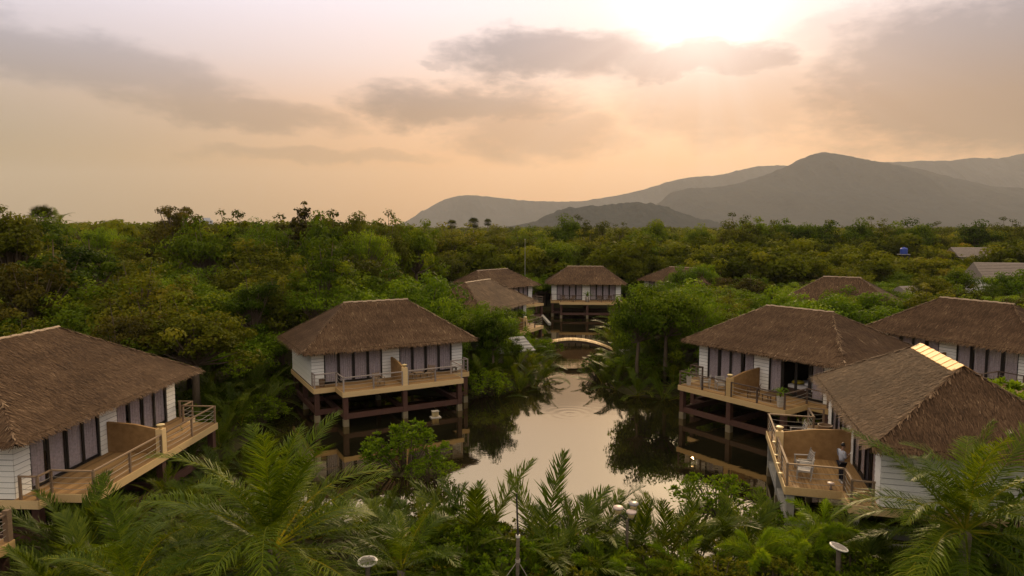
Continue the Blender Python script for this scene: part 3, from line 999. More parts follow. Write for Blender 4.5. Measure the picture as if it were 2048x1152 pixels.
# right-bank bungalow
potted_plant('spiky plant in a pale pot at the left corner of the right bank deck', on(B3, 1.45, 2.9), M['pot_pale'], .62, .19, 18, 1.0)
potted_plant('spiky plant in a pale pot at the near corner of the right bank deck', on(B3, 8.55, 2.95), M['pot_pale'], .62, .19, 20, 1.15)
armchair('dark armchair right of the tan wall on the right bank deck', on(B3, 6.2, 2.3), a3 - 1.2, M['chair_dark'], CH)
armchair('pale slatted armchair left of the tan wall on the right bank deck', on(B3, 3.6, 2.2), a3 + .9, M['chair_pale'], CH)
armchair('pale slatted armchair nearest the far left corner of the right bank deck', on(B3, 2.5, 2.5), a3 - .8, M['chair_pale'], CH)
low_table('dark low table beside the dark armchair on the right bank deck', on(B3, 7.3, 2.2), a3, M['chair_dark'], 'side tables on the decks', .7, .42)
bed = empty('bed', on(B3, 7.8, -1.6), a3)
tag(bed, 'bed with white bedding seen through the open doorway of the right bank bungalow', 'bed')
mt = MB().box((-1.0, -1.0, 0), (1.0, 1.0, .42)).build('base', M['chair_dark'], bed)
LIN = simple('linen', (.60, .57, .53), (.78, .75, .71), 3, .9, .1)
YEL = simple('mustard_cloth', (.36, .27, .03), (.48, .37, .05), 4, .9, .1)
MB().box((-.98, -.98, .422), (.98, .98, .62)).build('mattress', LIN, bed)
for k, mm in ((-.55, YEL), (.35, LIN)):
    MB().lathe([(.05, 0), (.36, .06), (.42, .14), (.34, .22), (.05, .26)], (k, -.5, .62), 10).build('pillow', mm, bed, True)
# nearest right bungalow
armchair('grey slatted armchair nearest the front railing of the near right deck', on(B4, 8.62, 2.45), a4 - .15, M['chair_pale'], CH, .68, .5)
armchair('grey slatted armchair by the tan wall of the near right deck', on(B4, 7.65, 2.35), a4 + .12, M['chair_pale'], CH, .68, .5)
armchair('pale lounge chair beyond the tan wall of the near right deck', on(B4, 3.2, 2.0), a4 + .1, M['chair_pale'], CH, .68, .6)
low_table('pale low table beyond the tan wall of the near right deck', on(B4, 2.35, 1.3), a4, M['pot_pale'], 'side tables on the decks', .7, .4)
tag(MB().lathe([(.26, 0), (.34, .2), (.37, .5), (.34, .72), (.37, .78), (.33, .78), (.29, .6)], n=20).build('barrel_pot', M['pot_dark'], None, True, on(B4, 2.55, .6)), 'round brown barrel pot by the wall at the far end of the near right deck', 'pot')
# round dish lamps on the railing of the near right deck
DL = 'dish lamps along the near right deck'
for (u_, n_, z_, lab) in ((5.95, 3.42, 3.05, 'pale dish lamp beside the tan wall of the near right deck'), (7.0, 3.44, 2.75, 'pale dish lamp outside the near right deck, second from the wall'),
                         (7.8, 3.44, 2.62, 'pale dish lamp outside the near right deck, third from the wall'), (8.9, 3.44, 2.55, 'pale dish lamp outside the near right deck, nearest the front')):
    t_ = empty('dish_lamp', on(B4, u_, n_, z_), a4); tag(t_, lab, 'lamp', DL)
    MB().lathe([(.02, 0), (.08, .03), (.11, .05), (.11, .065), (.02, .075)], n=14).build('dish', M['lamp_bowl'], t_, True)
    MB().bar((0, .05, -.12), (0, 0, .01), .03, .03).build('bracket', M['iron'], t_)
t_ = empty('dish_lamp', on(B4, 9.78, 1.55, DECK + .0), a4); tag(t_, 'dish lamp standing on the deck edge at the feet of the standing man', 'lamp', DL)
MB().lathe([(.04, 0), (.04, .2), (.10, .24), (.15, .26), (.15, .28), (.03, .30)], n=14).build('dish', M['lamp_cap'], t_, True)
MB().lathe([(.07, 0), (.07, .015)], n=10).build('foot', M['iron'], t_, False, (0, 0, -.006))
# far bungalow at the end of the channel
for u_, rz_, lab in ((1.9, .6, 'tiny dark chair on the distant deck, far left of the plant'), (3.1, -.6, 'tiny dark chair on the distant deck, just left of the plant'), (7.2, .6, 'tiny dark chair on the distant deck, just right of the plant'), (8.4, -.6, 'tiny dark chair on the distant deck, far right of the plant')):
    armchair(lab, on(B6, u_, 1.6), a6 + rz_, M['chair_dark'], CH)
potted_plant('leafy plant in a pale pot in the middle of the distant deck', on(B6, 5.2, 2.4), M['pot_pale'], .7, .26, 26, 1.5, False)

# deck corner of a further bungalow, cut by the left edge of the picture
dc = empty('timber_deck', (-17.75, 23.35, 0), 1.513)
tag(dc, 'corner of another timber deck at the bottom left edge of the picture', 'deck')
for k in range(16):
    MB().box((-6.0, .145 * k + .004, DECK - .045), (0, .145 * (k + 1) - .004, DECK)).build('deck_board', M['deckwood'], dc)
MB().box((-6, .06, DECK - .30), (-.06, 2.3, DECK - .05)).build('deck_slab', M['slab'], dc)
MB().box((-6, -.05, DECK - .36), (.05, 0, DECK - .012)).build('fascia_board', M['fascia'], dc)
MB().box((0, 0, DECK - .36), (.05, 2.32, DECK - .012)).build('fascia_board', M['fascia'], dc)
for xx in (-.25, -3.2, -5.8):
    for yy in (.25, 2.0):
        MB().box((xx - .16, yy - .16, -.8), (xx + .16, yy + .16, DECK - .31)).build('pillar', M['brown_paint'], dc)
railing(dc, [(-.08, 2.2), (-.08, .08), (-6, .08)], M['rail_mid'], 2.0)
MB().box((-.18, -.02, DECK - .02), (.02, .18, DECK + 1.12)).build('column', M['rail_mid'], dc)

# ------------------------------------------------------------------ arched footbridge
br = empty('footbridge', (6.25, 70.3, 0), -.05)
tag(br, 'arched wooden footbridge over the narrow channel', 'bridge')
span, rise, z0 = 8.9, 1.15, .62
def arc(u_): return z0 + rise * (1 - (2 * u_ / span) ** 2)
def arcp(u0, u1, n, dy, dz): return [(u0 + (u1 - u0) * i / n, dy, arc(u0 + (u1 - u0) * i / n) + dz) for i in range(n + 1)]
for dy in (-.68, .68):
    pts = arcp(-span / 2, span / 2, 20, dy, -.16)
    mb = MB()
    for p, q in zip(pts[:-1], pts[1:]):
        mb.hexa([(p[0], dy - .06, p[2] - .13), (q[0], dy - .06, q[2] - .13), (q[0], dy + .06, q[2] - .13), (p[0], dy + .06, p[2] - .13),
                 (p[0], dy - .06, p[2] + .13), (q[0], dy - .06, q[2] + .13), (q[0], dy + .06, q[2] + .13), (p[0], dy + .06, p[2] + .13)])
    mb.build('stringer', M['rail_dark'], br)
np_ = 44
for i in range(np_):
    u0 = -span / 2 + span * i / np_; u1 = u0 + span / np_ - .018
    j = random.uniform(-.008, .008)
    za, zb = arc(u0) + j, arc(u1) + j
    MB().hexa([(u0, -.85, za - .028), (u1, -.85, zb - .028), (u1, .85, zb - .028), (u0, .85, za - .028), (u0, -.85, za + .025), (u1, -.85, zb + .025), (u1, .85, zb + .025), (u0, .85, za + .025)]).build('deck_plank', M['fascia'], br)
for dy in (-.80, .80):
    MB().tube(arcp(-span / 2, span / 2, 18, dy, .10), .018, 5).build('edge_rail', M['rail_dark'], br)
    for i in range(7):
        u_ = -span / 2 + .2 + (span - .4) * i / 6
        MB().box((u_ - .02, dy - .02, arc(u_) - .1), (u_ + .02, dy + .02, arc(u_) + .09)).build('post', M['rail_dark'], br)
for sx_ in (-1, 1):
    MB().box((sx_ * span / 2 - .5, -.95, -.6), (sx_ * span / 2 + .5, .95, z0 - .30)).build('abutment', M['stub'], br)
    MB().box((sx_ * (span / 2 + .05), -.8, z0 - .30 + .004), (sx_ * (span / 2 + 1.8), .8, z0 - .02)).build('approach_slab', M['concrete'], br)

tag(MB().bar((4.31, 98.85, .55), (5.0, 89.5, .55), .35, .3).build('kerb', M['concrete']), 'pale concrete edging strip on the left bank beyond the bridge', 'kerb')

# small float on the water by the stilts
fb = empty('float_box', (-5.42, 47.3, 0), .4)
tag(fb, 'small pale float box on the water below the deck left of the bridge', 'float')
MB().box((-.36, -.26, -.08), (.36, .26, .06)).build('raft', M['pot_pale'], fb)
for k in range(5):
    MB().box((-.22 + .09 * k, -.16, .102), (-.17 + .09 * k, .16, .44)).build('slat', M['lamp_bowl'], fb)
MB().box((-.26, -.2, .442), (.24, .2, .47)).build('lid', M['pot_pale'], fb)

# ------------------------------------------------------------------ garden lamps and a guyed pole
gz = lambda x_, y_: float(ground_z(np.array([x_]), np.array([y_]))[0])
lp = empty('triple_lamp', (4.2, 24.0, gz(4.2, 24.0)), .2)
tag(lp, 'garden lamp with three round bowl heads on a thin post above the palms', 'lamp')
ht = 3.25 - gz(4.2, 24.0)
MB().tube([(0, 0, -.2), (0, 0, ht - .45)], .055, 8).build('post', M['palm_bark'], lp)
for k, (a_, r_, dz_) in enumerate(((2.95, .34, 0), (-.9, .16, -.12), (.5, .34, .06))):
    ox, oy = r_ * math.cos(a_), r_ * math.sin(a_)
    hd = MB().lathe([(.03, -.2), (.09, -.17), (.13, -.05), (.14, 0), (.03, .003)], n=16).build('bowl', M['lamp_bowl'], lp, True, (ox, oy, ht + dz_))
    MB().lathe([(.175, -.03), (.185, .0), (.18, .04), (.03, .055)], n=18).build('cap', M['lamp_cap'] if k < 2 else M['solar_cell'], hd, True, (0, 0, .035))
    MB().tube([(0, 0, ht - .5), (ox * .6, oy * .6, ht + dz_ - .26), (ox, oy, ht + dz_ - .19)], .018, 6).build('arm', M['iron'], lp)
for (x_, y_, zt, tilt, lab, wd_) in ((-4.41, 20.0, 3.30, (.10, .03), 'lamp post with a level gridded disc among the palm fronds on the left', .30), (10.96, 22.0, 2.78, (.05, .26), 'round flat-topped lamp post with a tilted grey disc at the lower right', .30)):
    g_ = gz(x_, y_)
    t_ = empty('disc_lamp', (x_, y_, g_)); tag(t_, lab, 'lamp', 'flat round disc lamps')
    MB().lathe([(.075, -.2), (.075, zt - g_ - .25), (.09, zt - g_ - .2), (.07, zt - g_ - .06), (.10, zt - g_ - .045)], n=12).build('post', M['palm_bark'], t_, True)
    d_ = MB().lathe([(.05, -.05), (wd_ * .9, -.035), (wd_, -.01), (wd_, .012), (wd_ * .94, .02)], n=28).build('disc', M['solar_ring'], t_, False, (0, 0, zt - g_), (tilt[0], tilt[1], 0))
    pn = MB()
    for i in range(-5, 6):
        for j in range(-5, 6):
            s_ = wd_ * .157
            if math.hypot(i * s_, j * s_) < wd_ * .80:
                pn.box((i * s_ - s_ * .46, j * s_ - s_ * .46, .0205), (i * s_ + s_ * .46, j * s_ + s_ * .46, .027))
    pp = pn.build('cell_grid', M['solar_cell'], d_); pp['kind'] = 'stuff'
x_, y_ = .17, 22.0
g_ = gz(x_, y_)
pl = empty('guyed_pole', (x_, y_, g_)); tag(pl, 'dark slender pole stayed by pale ropes among the foreground palms', 'pole')
MB().tube([(0, 0, -.2), (.03, 0, 3.2 - g_)], [.07, .06], 8).build('lower_pole', M['palm_bark'], pl)
MB().tube([(.03, 0, 3.15 - g_), (-.02, 0, 4.64 - g_)], [.035, .028], 7).build('upper_pole', M['iron'], pl)
MB().tube([(.03, 0, 3.12 - g_), (.03, 0, 3.2 - g_)], .075, 8).build('collar', M['solar_ring'], pl)
for ex, ey in ((-1.5, -.5), (1.35, -.6), (.1, 1.2)):
    MB().tube([(.025, 0, 2.3 - g_), (ex * .5, ey * .5, 1.32 - g_), (ex, ey, gz(x_ + ex, y_ + ey) - g_)], .014, 5).build('stay_rope', M['rope'], pl)
MB().tube([(.025, 0, 2.26 - g_), (.025, 0, 2.36 - g_)], .085, 8).build('knot', M['rope'], pl)

# ------------------------------------------------------------------ people
SKIN = simple('skin', (.20, .105, .065), (.26, .145, .09), 8, .6, .3)
HAIR = simple('hair', (.006, .005, .004), (.014, .011, .009), 20, .5, .4)
SHIRT = simple('grey_blue_shirt', (.30, .31, .36), (.40, .41, .46), 5, .9, .1)
WSHIRT = simple('white_shirt', (.58, .57, .56), (.70, .69, .68), 5, .9, .1)
TROUS = simple('dark_trousers', (.010, .010, .014), (.022, .021, .028), 6, .9, .1)
SHOE = simple('pale_shoe', (.40, .38, .36), (.55, .52, .50), 6, .7, .2)


def skin_mesh(name, verts, edges, rad, mt_, parent, root_i=0, sub=1):
    me = bpy.data.meshes.new(name)
    me.from_pydata(verts, edges, [])
    me.materials.append(mt_)
    ob = link(name, me, parent)
    sk = ob.modifiers.new('skin', 'SKIN')
    sk.use_smooth_shade = True
    for i, r_ in enumerate(rad):
        r_ = r_ if hasattr(r_, '__len__') else (r_, r_)
        me.skin_vertices[0].data[i].radius = r_
        me.skin_vertices[0].data[i].use_root = (i == root_i)
    sb = ob.modifiers.new('sub', 'SUBSURF'); sb.levels = sub; sb.render_levels = sub
    return ob


def hand(V, E, Rd, wrist_i, wrist, fwd, side, up):
    """palm, four bent fingers of unequal length and a thumb, grown from the wrist vertex"""
    wrist, fwd, side, up = Vector(wrist), Vector(fwd).normalized(), Vector(side).normalized(), Vector(up).normalized()
    palm = wrist + fwd * .05
    V.append(palm); E.append((wrist_i, len(V) - 1)); Rd.append((.030, .016)); pi = len(V) - 1
    for k, ln in enumerate((.066, .076, .072, .056)):
        o_ = side * (.026 - .0175 * k)
        p0 = palm + fwd * .040 + o_; p1 = p0 + fwd * ln * .5 + up * .010; p2 = p1 + fwd * ln * .35 + up * .028
        b = len(V)
        V += [p0, p1, p2]; E += [(pi, b), (b, b + 1), (b + 1, b + 2)]; Rd += [.0095, .0085, .0075]
    t0 = wrist + fwd * .03 + side * .036; t1 = t0 + side * .02 + fwd * .025 + up * .015; t2 = t1 + fwd * .028 + up * .02
    b = len(V)
    V += [t0, t1, t2]; E += [(pi, b), (b, b + 1), (b + 1, b + 2)]; Rd += [.012, .0105, .009]


def person(label, loc, rz, shirt, sit=False):
    """faces local +x, head bowed over a phone held in both hands"""
    t_ = empty('person', loc, rz); tag(t_, label, 'person')
    V = []; E = []; Rd = []
    def v(p, r_): V.append(Vector(p)); Rd.append(r_); return len(V) - 1
    def e(a_, b_): E.append((a_, b_))
    hz = .93 if not sit else .50
    pel = v((0, 0, hz), (.135, .105)); wst = v((-.01, 0, hz + .16), (.125, .095)); ch = v((-.02, 0, hz + .36), (.15, .115)); nb = v((.0, 0, hz + .52), (.06, .06)); nk = v((.03, 0, hz + .58), (.052, .052))
    e(pel, wst); e(wst, ch); e(ch, nb); e(nb, nk)
    h0 = v((.055, 0, hz + .64), (.068, .062)); h1 = v((.06, 0, hz + .72), (.085, .075)); h2 = v((.045, 0, hz + .785), (.07, .064)); e(nk, h0); e(h0, h1); e(h1, h2)
    nose = v((.155, 0, hz + .685), (.016, .016)); e(h0, nose)
    arms = []; legs = []
    for s in (-1, 1):
        sh = v((-.02, s * .19, hz + .46), (.062, .062)); el_ = v((.00, s * .235, hz + .18), (.044, .044)); wr = v((.235, s * .10, hz + .27), (.029, .029))
        e(ch, sh); e(sh, el_); e(el_, wr); arms.append((sh, el_, wr))
        hand(V, E, Rd, wr, V[wr], (.8, -s * .45, .25), (0, s * .3 - .2, 1), (.1, -s * .8, .2))
        if sit:
            hp = v((.06, s * .10, hz - .02), (.095, .095)); kn = v((.45, s * .13, hz - .02), (.064, .064)); an = v((.45, s * .13, .09), (.042, .042))
        else:
            hp = v((0, s * .10, hz - .07), (.10, .10)); kn = v((.025, s * .105, .50), (.064, .064)); an = v((-.02 + .05 * (s > 0), s * .115, .085), (.042, .042))
        ft = v(tuple(V[an] + Vector((.14, s * .02, -.045))), (.038, .035))
        e(pel, hp); e(hp, kn); e(kn, an); e(an, ft); legs.append((hp, kn, an, ft))
    hid = {pel: .6, wst: .6, ch: .6}
    for a_ in arms:
        hid[a_[0]] = .6; hid[a_[1]] = .75
    for l_ in legs:
        hid[l_[0]] = .6; hid[l_[1]] = .6; hid[l_[2]] = .7
    Rb = [tuple(q * hid.get(i, 1) for q in r_) if hasattr(r_, '__len__') else r_ * hid.get(i, 1) for i, r_ in enumerate(Rd)]
    body = skin_mesh('body', [tuple(p) for p in V], E, Rb, SKIN, t_, pel, 1)
    def sub(name, chain, mt_, grow, ends=None):
        idx = sorted({i for c in chain for i in c}); mp = {i: k for k, i in enumerate(idx)}
        ed = [(mp[a_], mp[b_]) for a_, b_ in chain]
        rr_ = [tuple(q + grow for q in (Rd[i] if hasattr(Rd[i], '__len__') else (Rd[i],) * 2)) for i in idx]
        return skin_mesh(name, [tuple(V[i]) for i in idx], ed, rr_, mt_, t_, mp[chain[0][0]], 1)
    sub('shirt', [(pel, wst), (wst, ch)] + [(ch, a_[0]) for a_ in arms] + [(a_[0], a_[1]) for a_ in arms], shirt, .020)
    sub('trousers', [(pel, l_[0]) for l_ in legs] + [(l_[0], l_[1]) for l_ in legs] + [(l_[1], l_[2]) for l_ in legs], TROUS, .020)
    for l_ in legs:
        p = V[l_[2]]
        MB().lathe([(.05, -.09), (.058, -.05), (.055, -.02), (.05, .01)], n=10).build('shoe', SHOE, t_, True, tuple(p))
        bpy_ob = MB().tube([tuple(p + Vector((-.05, 0, -.05))), tuple(p + Vector((.06, 0, -.052))), tuple(p + Vector((.17, 0, -.06)))], [.045, .052, .036], 8).build('shoe', SHOE, t_, True)
    # hair, ears, eyes, mouth
    hd = Vector((.05, 0, hz + .73))
    hv = []
    mb = MB()
    n1, n2 = 14, 8
    for j in range(n2 + 1):
        for i in range(n1):
            ph_ = math.pi * .62 * j / n2; a_ = 2 * math.pi * i / n1
            f = .094 if math.cos(a_) < .3 or j < 4 else .080
            hv.append((hd.x - .015 + f * 1.06 * math.sin(ph_) * math.cos(a_), f * .93 * math.sin(ph_) * math.sin(a_), hd.z + .012 + f * 1.12 * math.cos(ph_)))
    fs = [(j * n1 + i, j * n1 + (i + 1) % n1, (j + 1) * n1 + (i + 1) % n1, (j + 1) * n1 + i) for j in range(n2) for i in range(n1) if not (j >= 4 and math.cos(2 * math.pi * (i + .5) / n1) > .25)]
    mb.add(hv, fs).build('hair', HAIR, t_, True)
    for s in (-1, 1):
        MB().lathe([(.008, -.03), (.014, -.01), (.016, .015), (.008, .03)], n=8).build('ear', SKIN, t_, True, (hd.x - .005, s * .082, hd.z - .035))
        MB().lathe([(.004, -.009), (.010, 0), (.004, .009)], n=8).build('eye', HAIR, t_, True, (hd.x + .083, s * .032, hd.z - .012), (0, 1.5, 0))
    MB().box((hd.x + .074, -.024, hd.z - .078), (hd.x + .086, .024, hd.z - .070)).build('mouth', M['brown_paint'], t_)
    return t_


pp_ = (14.28, 28.75)
person('standing man in grey-blue shirt looking at his phone on the near right deck', (*pp_, DECK + .004), .12, SHIRT)
ph_ = MB().box((-.075, -.037, -.005), (.075, .037, .005)).build('phone', M['solar_ring'])
ca, sa = math.cos(.12), math.sin(.12)
ph_.location = (pp_[0] + .36 * ca, pp_[1] + .36 * sa, DECK + 1.26); ph_.rotation_euler = (0, -.75, .12)
tag(ph_, 'small pale phone held up by the standing man', 'phone')
p5 = on(B5, 7.6, 2.1)
person('seated person in a white shirt on the deck at the right edge of the picture', (p5[0], p5[1], p5[2]), -2.2, WSHIRT, True)
armchair('dark armchair under the seated person in the white shirt', p5, -2.2 - math.pi / 2 + math.pi, M['chair_dark'], CH)
potted_plant('spiky plant in a pale pot next to the seated person', on(B5, 6.7, 2.3), M['pot_pale'], .6, .2, 20, 1.2)

# ------------------------------------------------------------------ far buildings and poles
def gable_house(label, cat, loc, rz, L, Wd, wh, rh, wall_m, roof_m, nwin=3, name='house'):
    t_ = empty(name, loc, rz); tag(t_, label, cat)
    MB().box((-L / 2, -Wd / 2, -.3), (L / 2, Wd / 2, wh)).build('wall', wall_m, t_)
    o_ = .5
    rf = MB().add([(-L / 2 - o_, -Wd / 2 - o_, wh - .1), (L / 2 + o_, -Wd / 2 - o_, wh - .1), (L / 2 + o_, Wd / 2 + o_, wh - .1), (-L / 2 - o_, Wd / 2 + o_, wh - .1), (-L / 2 - o_, 0, wh + rh), (L / 2 + o_, 0, wh + rh)],
                  [(0, 1, 5, 4), (2, 3, 4, 5), (1, 2, 5), (3, 0, 4), (0, 3, 2, 1)]).build('roof', roof_m, t_)
    # raised tile courses
    sl = math.hypot(Wd / 2 + o_, rh + .1)
    n = int(sl / .45)
    for k in range(n):
        f = k / n
        for s in (-1, 1):
            yy = s * (Wd / 2 + o_) * (1 - f); zz = wh - .1 + (rh + .1) * f
            MB().bar((-L / 2 - o_, yy, zz + .03), (L / 2 + o_, yy, zz + .03), .10, .06).build('tile_course', roof_m, rf)
    for k in range(nwin):
        xx = -L / 2 + L * (k + .5) / nwin
        wn = MB().box((xx - .5, -Wd / 2 - .04, wh * .35), (xx + .5, -Wd / 2 + .0, wh * .35 + 1.2)).build('window', M['dark_frame'], t_)
        MB().box((xx - .42, -Wd / 2 - .055, wh * .35 + .08), (xx + .42, -Wd / 2 - .042, wh * .35 + 1.12)).build('pane', M['glass'], wn)
    return t_


TILE = simple('grey_tile', (.16, .13, .11), (.27, .225, .19), 2, .8, .2)
RED = simple('red_wall', (.17, .065, .035), (.27, .11, .06), 2, .8, .2)
SHEET = simple('pale_sheet', (.22, .21, .20), (.36, .34, .32), 1.5, .6, .3)
BLUE = simple('blue_plastic', (.02, .045, .24), (.04, .075, .34), 3, .5, .4)
FARW = simple('far_wall', (.40, .42, .46), (.55, .57, .60), .6, .8, .2)
gable_house('grey tiled house roof at the right edge among the trees, lower of two', 'house', (78.5, 106, .3), -.25, 11, 8, 5.2, 2.3, M['wall_white'], TILE)
gable_house('small grey tiled house roof farther back at the right, above the larger one', 'house', (100.5, 150, .3), -.1, 7, 6, 6.6, 1.9, M['wall_white'], TILE)
gable_house('pale house with cream lower wall glimpsed right of the blue tank', 'house', (57.0, 96, .3), .3, 5, 5, 3.2, 1.6, M['wall_white'], TILE, 2)
gable_house('long white building glimpsed under the lone tree on the left', 'building', (-63.0, 131, .3), -.15, 24, 8, 5.6, 1.7, M['wall_white'], SHEET, 8, 'white_building')
gable_house('reddish brown house showing above the trees left of centre', 'house', (-20.0, 181, .3), .1, 9, 7, 8.6, 1.4, RED, RED, 3)
gable_house('grey sheet-roofed shed under the trees right of the bungalow left of the bridge', 'shed', (-1.2, 61.6, .3), .5, 4.2, 3.4, 2.1, .9, M['stub'], SHEET, 1, 'shed')
tw = empty('tower_block', (-401, 900, 0), .4); tag(tw, 'distant pale tower block on the left skyline behind the lone tree', 'building')
MB().box((-8, -7, -1), (8, 7, 21)).build('wall', FARW, tw); MB().box((-4, -4, 21), (5, 4, 24)).build('roof_room', FARW, tw); MB().box((8.02, -6, -1), (24, 6, 14)).build('lower_wing', FARW, tw)
for fl_ in range(6):
    for k in range(4):
        MB().box((-7 + 3.7 * k, -7.12, 2.2 + 3.1 * fl_), (-4.6 + 3.7 * k, -6.99, 4.0 + 3.1 * fl_)).build('window', M['dark_frame'], tw)
tk = empty('water_tank', (80.3, 140, .3)); tag(tk, 'bright blue water tank on a stand above the trees at the right', 'tank')
for a_ in range(4):
    xx, yy = .7 * (1 if a_ % 2 else -1), .7 * (1 if a_ > 1 else -1)
    MB().box((xx - .1, yy - .1, -.3), (xx + .1, yy + .1, 7.3)).build('leg', M['iron'], tk)
MB().box((-.9, -.9, 7.302), (.9, .9, 7.45)).build('platform', M['concrete'], tk)
MB().lathe([(.68, 7.452), (.72, 7.6), (.68, 7.8), (.72, 8.0), (.68, 8.25), (.72, 8.45), (.6, 8.65), (.2, 8.8), (.2, 8.86), (.02, 8.87)], n=20).build('drum', BLUE, tk, True)
for x_, y_, z1, lab in ((2.1, 110, 11.0, 'thin pale pole standing above the trees behind the distant bungalow'),):
    g_ = empty('thin_pole', (x_, y_, .3)); tag(g_, lab, 'pole')
    MB().tube([(0, 0, -.2), (0, 0, z1)], [.05, .03], 7).build('shaft', M['concrete'], g_)
    MB().box((-.1, -.1, z1 - .02), (.1, .1, z1 + .1)).build('head', M['concrete'], g_)

# ------------------------------------------------------------------ vegetation
def leaf_quads(cen, out, size, rng, droop=.0, aspect=.5):
    """diamond leaves at cen; out = preferred facing of each leaf"""
    n = len(cen)
    nrm = out + rng.normal(0, .55, (n, 3)); nrm[:, 2] += .35
    nrm /= np.linalg.norm(nrm, axis=1)[:, None] + 1e-9
    ax = rng.normal(0, 1, (n, 3)); ax[:, 2] -= droop
    ax -= nrm * (ax * nrm).sum(1)[:, None]
    ax /= np.linalg.norm(ax, axis=1)[:, None] + 1e-9
    sd = np.cross(nrm, ax)
    s = (size * (.55 + .8 * rng.random(n)))[:, None]
    return np.stack([cen - ax * s * .5, cen + sd * s * aspect * .5 + ax * s * .05, cen + ax * s * .5, cen - sd * s * aspect * .5 + ax * s * .05], 1).reshape(-1, 3)


def crown(seed, H, rx, rz, nclump, cr, nleaf, size, mname, trunk_h=None, lean=.0, sparse=False, droop=.3, aspect=.55, flat=1.0):
    """returns (trunk mesh, crown mesh): branching trunk and leaf clumps spread through the crown's volume"""
    rng = np.random.default_rng(seed)
    cz = H - rz
    P = rng.normal(0, 1, (nclump, 3)); P /= np.linalg.norm(P, axis=1)[:, None]
    P[:, 2] = np.where(P[:, 2] < -.35, -P[:, 2] * .6, P[:, 2])
    rad = (.40 + .60 * rng.random(nclump) ** .6)
    lump = .55 + .55 * rng.random(nclump)
    C = P * np.array([rx, rx, rz]) * (rad * lump)[:, None] + np.array([lean, 0, cz])
    C[:, 2] = np.clip(C[:, 2], .5, None)
    R_ = cr * (.40 + .85 * rng.random(nclump) ** 1.5)
    w_ = R_ ** 2; w_ /= w_.sum()
    k = rng.choice(nclump, nleaf, p=w_)
    d = rng.normal(0, 1, (nleaf, 3)); d /= np.linalg.norm(d, axis=1)[:, None]
    r_ = R_[k] * (.35 + .7 * rng.random(nleaf) ** .55)
    cen = C[k] + d * r_[:, None] * np.array([1, 1, .62 * flat])
    cen[:, 2] = np.clip(cen[:, 2], .15, None)
    outw = d * .8 + (cen - np.array([lean, 0, cz])) / max(rx, rz) * .5
    v = leaf_quads(cen, outw, size, rng, droop, aspect)
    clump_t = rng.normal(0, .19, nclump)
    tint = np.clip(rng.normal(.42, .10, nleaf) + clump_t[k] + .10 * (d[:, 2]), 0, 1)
    cm = quad_mesh('crown', v, M[mname], tint)
    mb = MB()
    r0 = .035 * H * .75 + .03
    th_ = trunk_h or cz * .75
    base = [(0, 0, -.4), (lean * .15 + rng.normal(0, .06), rng.normal(0, .06), th_ * .5), (lean * .5, 0, th_)]
    mb.tube(base, [r0, r0 * .8, r0 * .62], 7)
    for i in rng.permutation(nclump)[:min(nclump, 90)]:
        q = C[i]
        s = Vector(base[2]) if q[2] > th_ else Vector(base[1])
        mid = s.lerp(Vector(q), .5) + Vector((0, 0, -.12 * (Vector(q) - s).length * .3))
        mb.tube([s, mid, q], [r0 * .34, r0 * .20, r0 * .06], 4, False)
    return mb.mesh('trunk', M['bark'], True), cm


PROTO = {
    # kind: list of (trunk, crown, nominal height, radius)
    'round': [crown(100 + i, 7, 3.0, 2.8, 64, .95, 6800, .24, 'leaf_green') + (7, 3.0) for i in range(4)],
    'bushy': [crown(120 + i, 5, 2.9, 2.2, 60, .85, 6200, .21, 'leaf_fresh', droop=.6) + (5, 2.9) for i in range(4)],
    'olive': [crown(140 + i, 9, 3.2, 3.9, 80, .9, 7600, .24, 'leaf_olive') + (9, 3.2) for i in range(4)],
    'brown': [crown(160 + i, 10, 2.8, 4.4, 70, .8, 5600, .24, 'leaf_brown') + (10, 2.8) for i in range(3)],
    'feathery': [crown(180 + i, 6.5, 3.4, 2.4, 80, .8, 8200, .16, 'leaf_fresh', droop=1.2, aspect=.32, flat=.7) + (6.5, 3.4) for i in range(3)],
    'tall': [crown(200 + i, 13, 2.9, 5.6, 60, .9, 6200, .27, 'leaf_green', droop=.8) + (13, 2.9) for i in range(3)],
}
LABELS = {
    'round': ('broadleaf_tree', 'rounded dark green broadleaf tree standing in the wood {}', 'rounded dark green trees {}'),
    'bushy': ('bushy_tree', 'low bushy fresh green tree spreading in the wood {}', 'low bushy green trees {}'),
    'olive': ('olive_green_tree', 'olive green many-clumped tree standing in the wood {}', 'olive green trees {}'),
    'brown': ('brownish_tree', 'brownish thin-leaved tree rising in the wood {}', 'brownish trees {}'),
    'feathery': ('feathery_tree', 'spreading feathery-leaved light green tree in the wood {}', 'feathery light green trees {}'),
    'tall': ('slender_tree', 'tall slender tree standing above the wood {}', 'tall slender trees {}'),
}


def tree(kind, x, y, h, label=None, group=None, name=None, i=None, wide=1.0, rnd=random):
    tr_, cm, H0, R0 = PROTO[kind][i if i is not None else rnd.randrange(len(PROTO[kind]))]
    s = h / H0
    z = max(gz(x, y), 0.0) - .05
    t_ = empty(name or LABELS[kind][0], (x, y, z), rnd.uniform(0, 6.28))
    t_.scale = (s * wide, s * wide, s)
    side = 'left of the pond' if x < -2 else 'right of the pond'
    if y > 75:
        side = 'far behind on the left' if x < -2 else 'far behind on the right'
    tag(t_, label or LABELS[kind][1].format(side), 'tree', group or LABELS[kind][2].format(side))
    link('trunk', tr_, t_); link('crown', cm, t_)
    return t_


def proj(x, y, z):
    c, s = math.cos(R(5.2)), math.sin(R(5.2)); zz = z - 13.5
    d = y * c - zz * s; h = y * s + zz * c
    return 1024 + 1365 * x / d, 576 - 1365 * h / d, 1365 / d


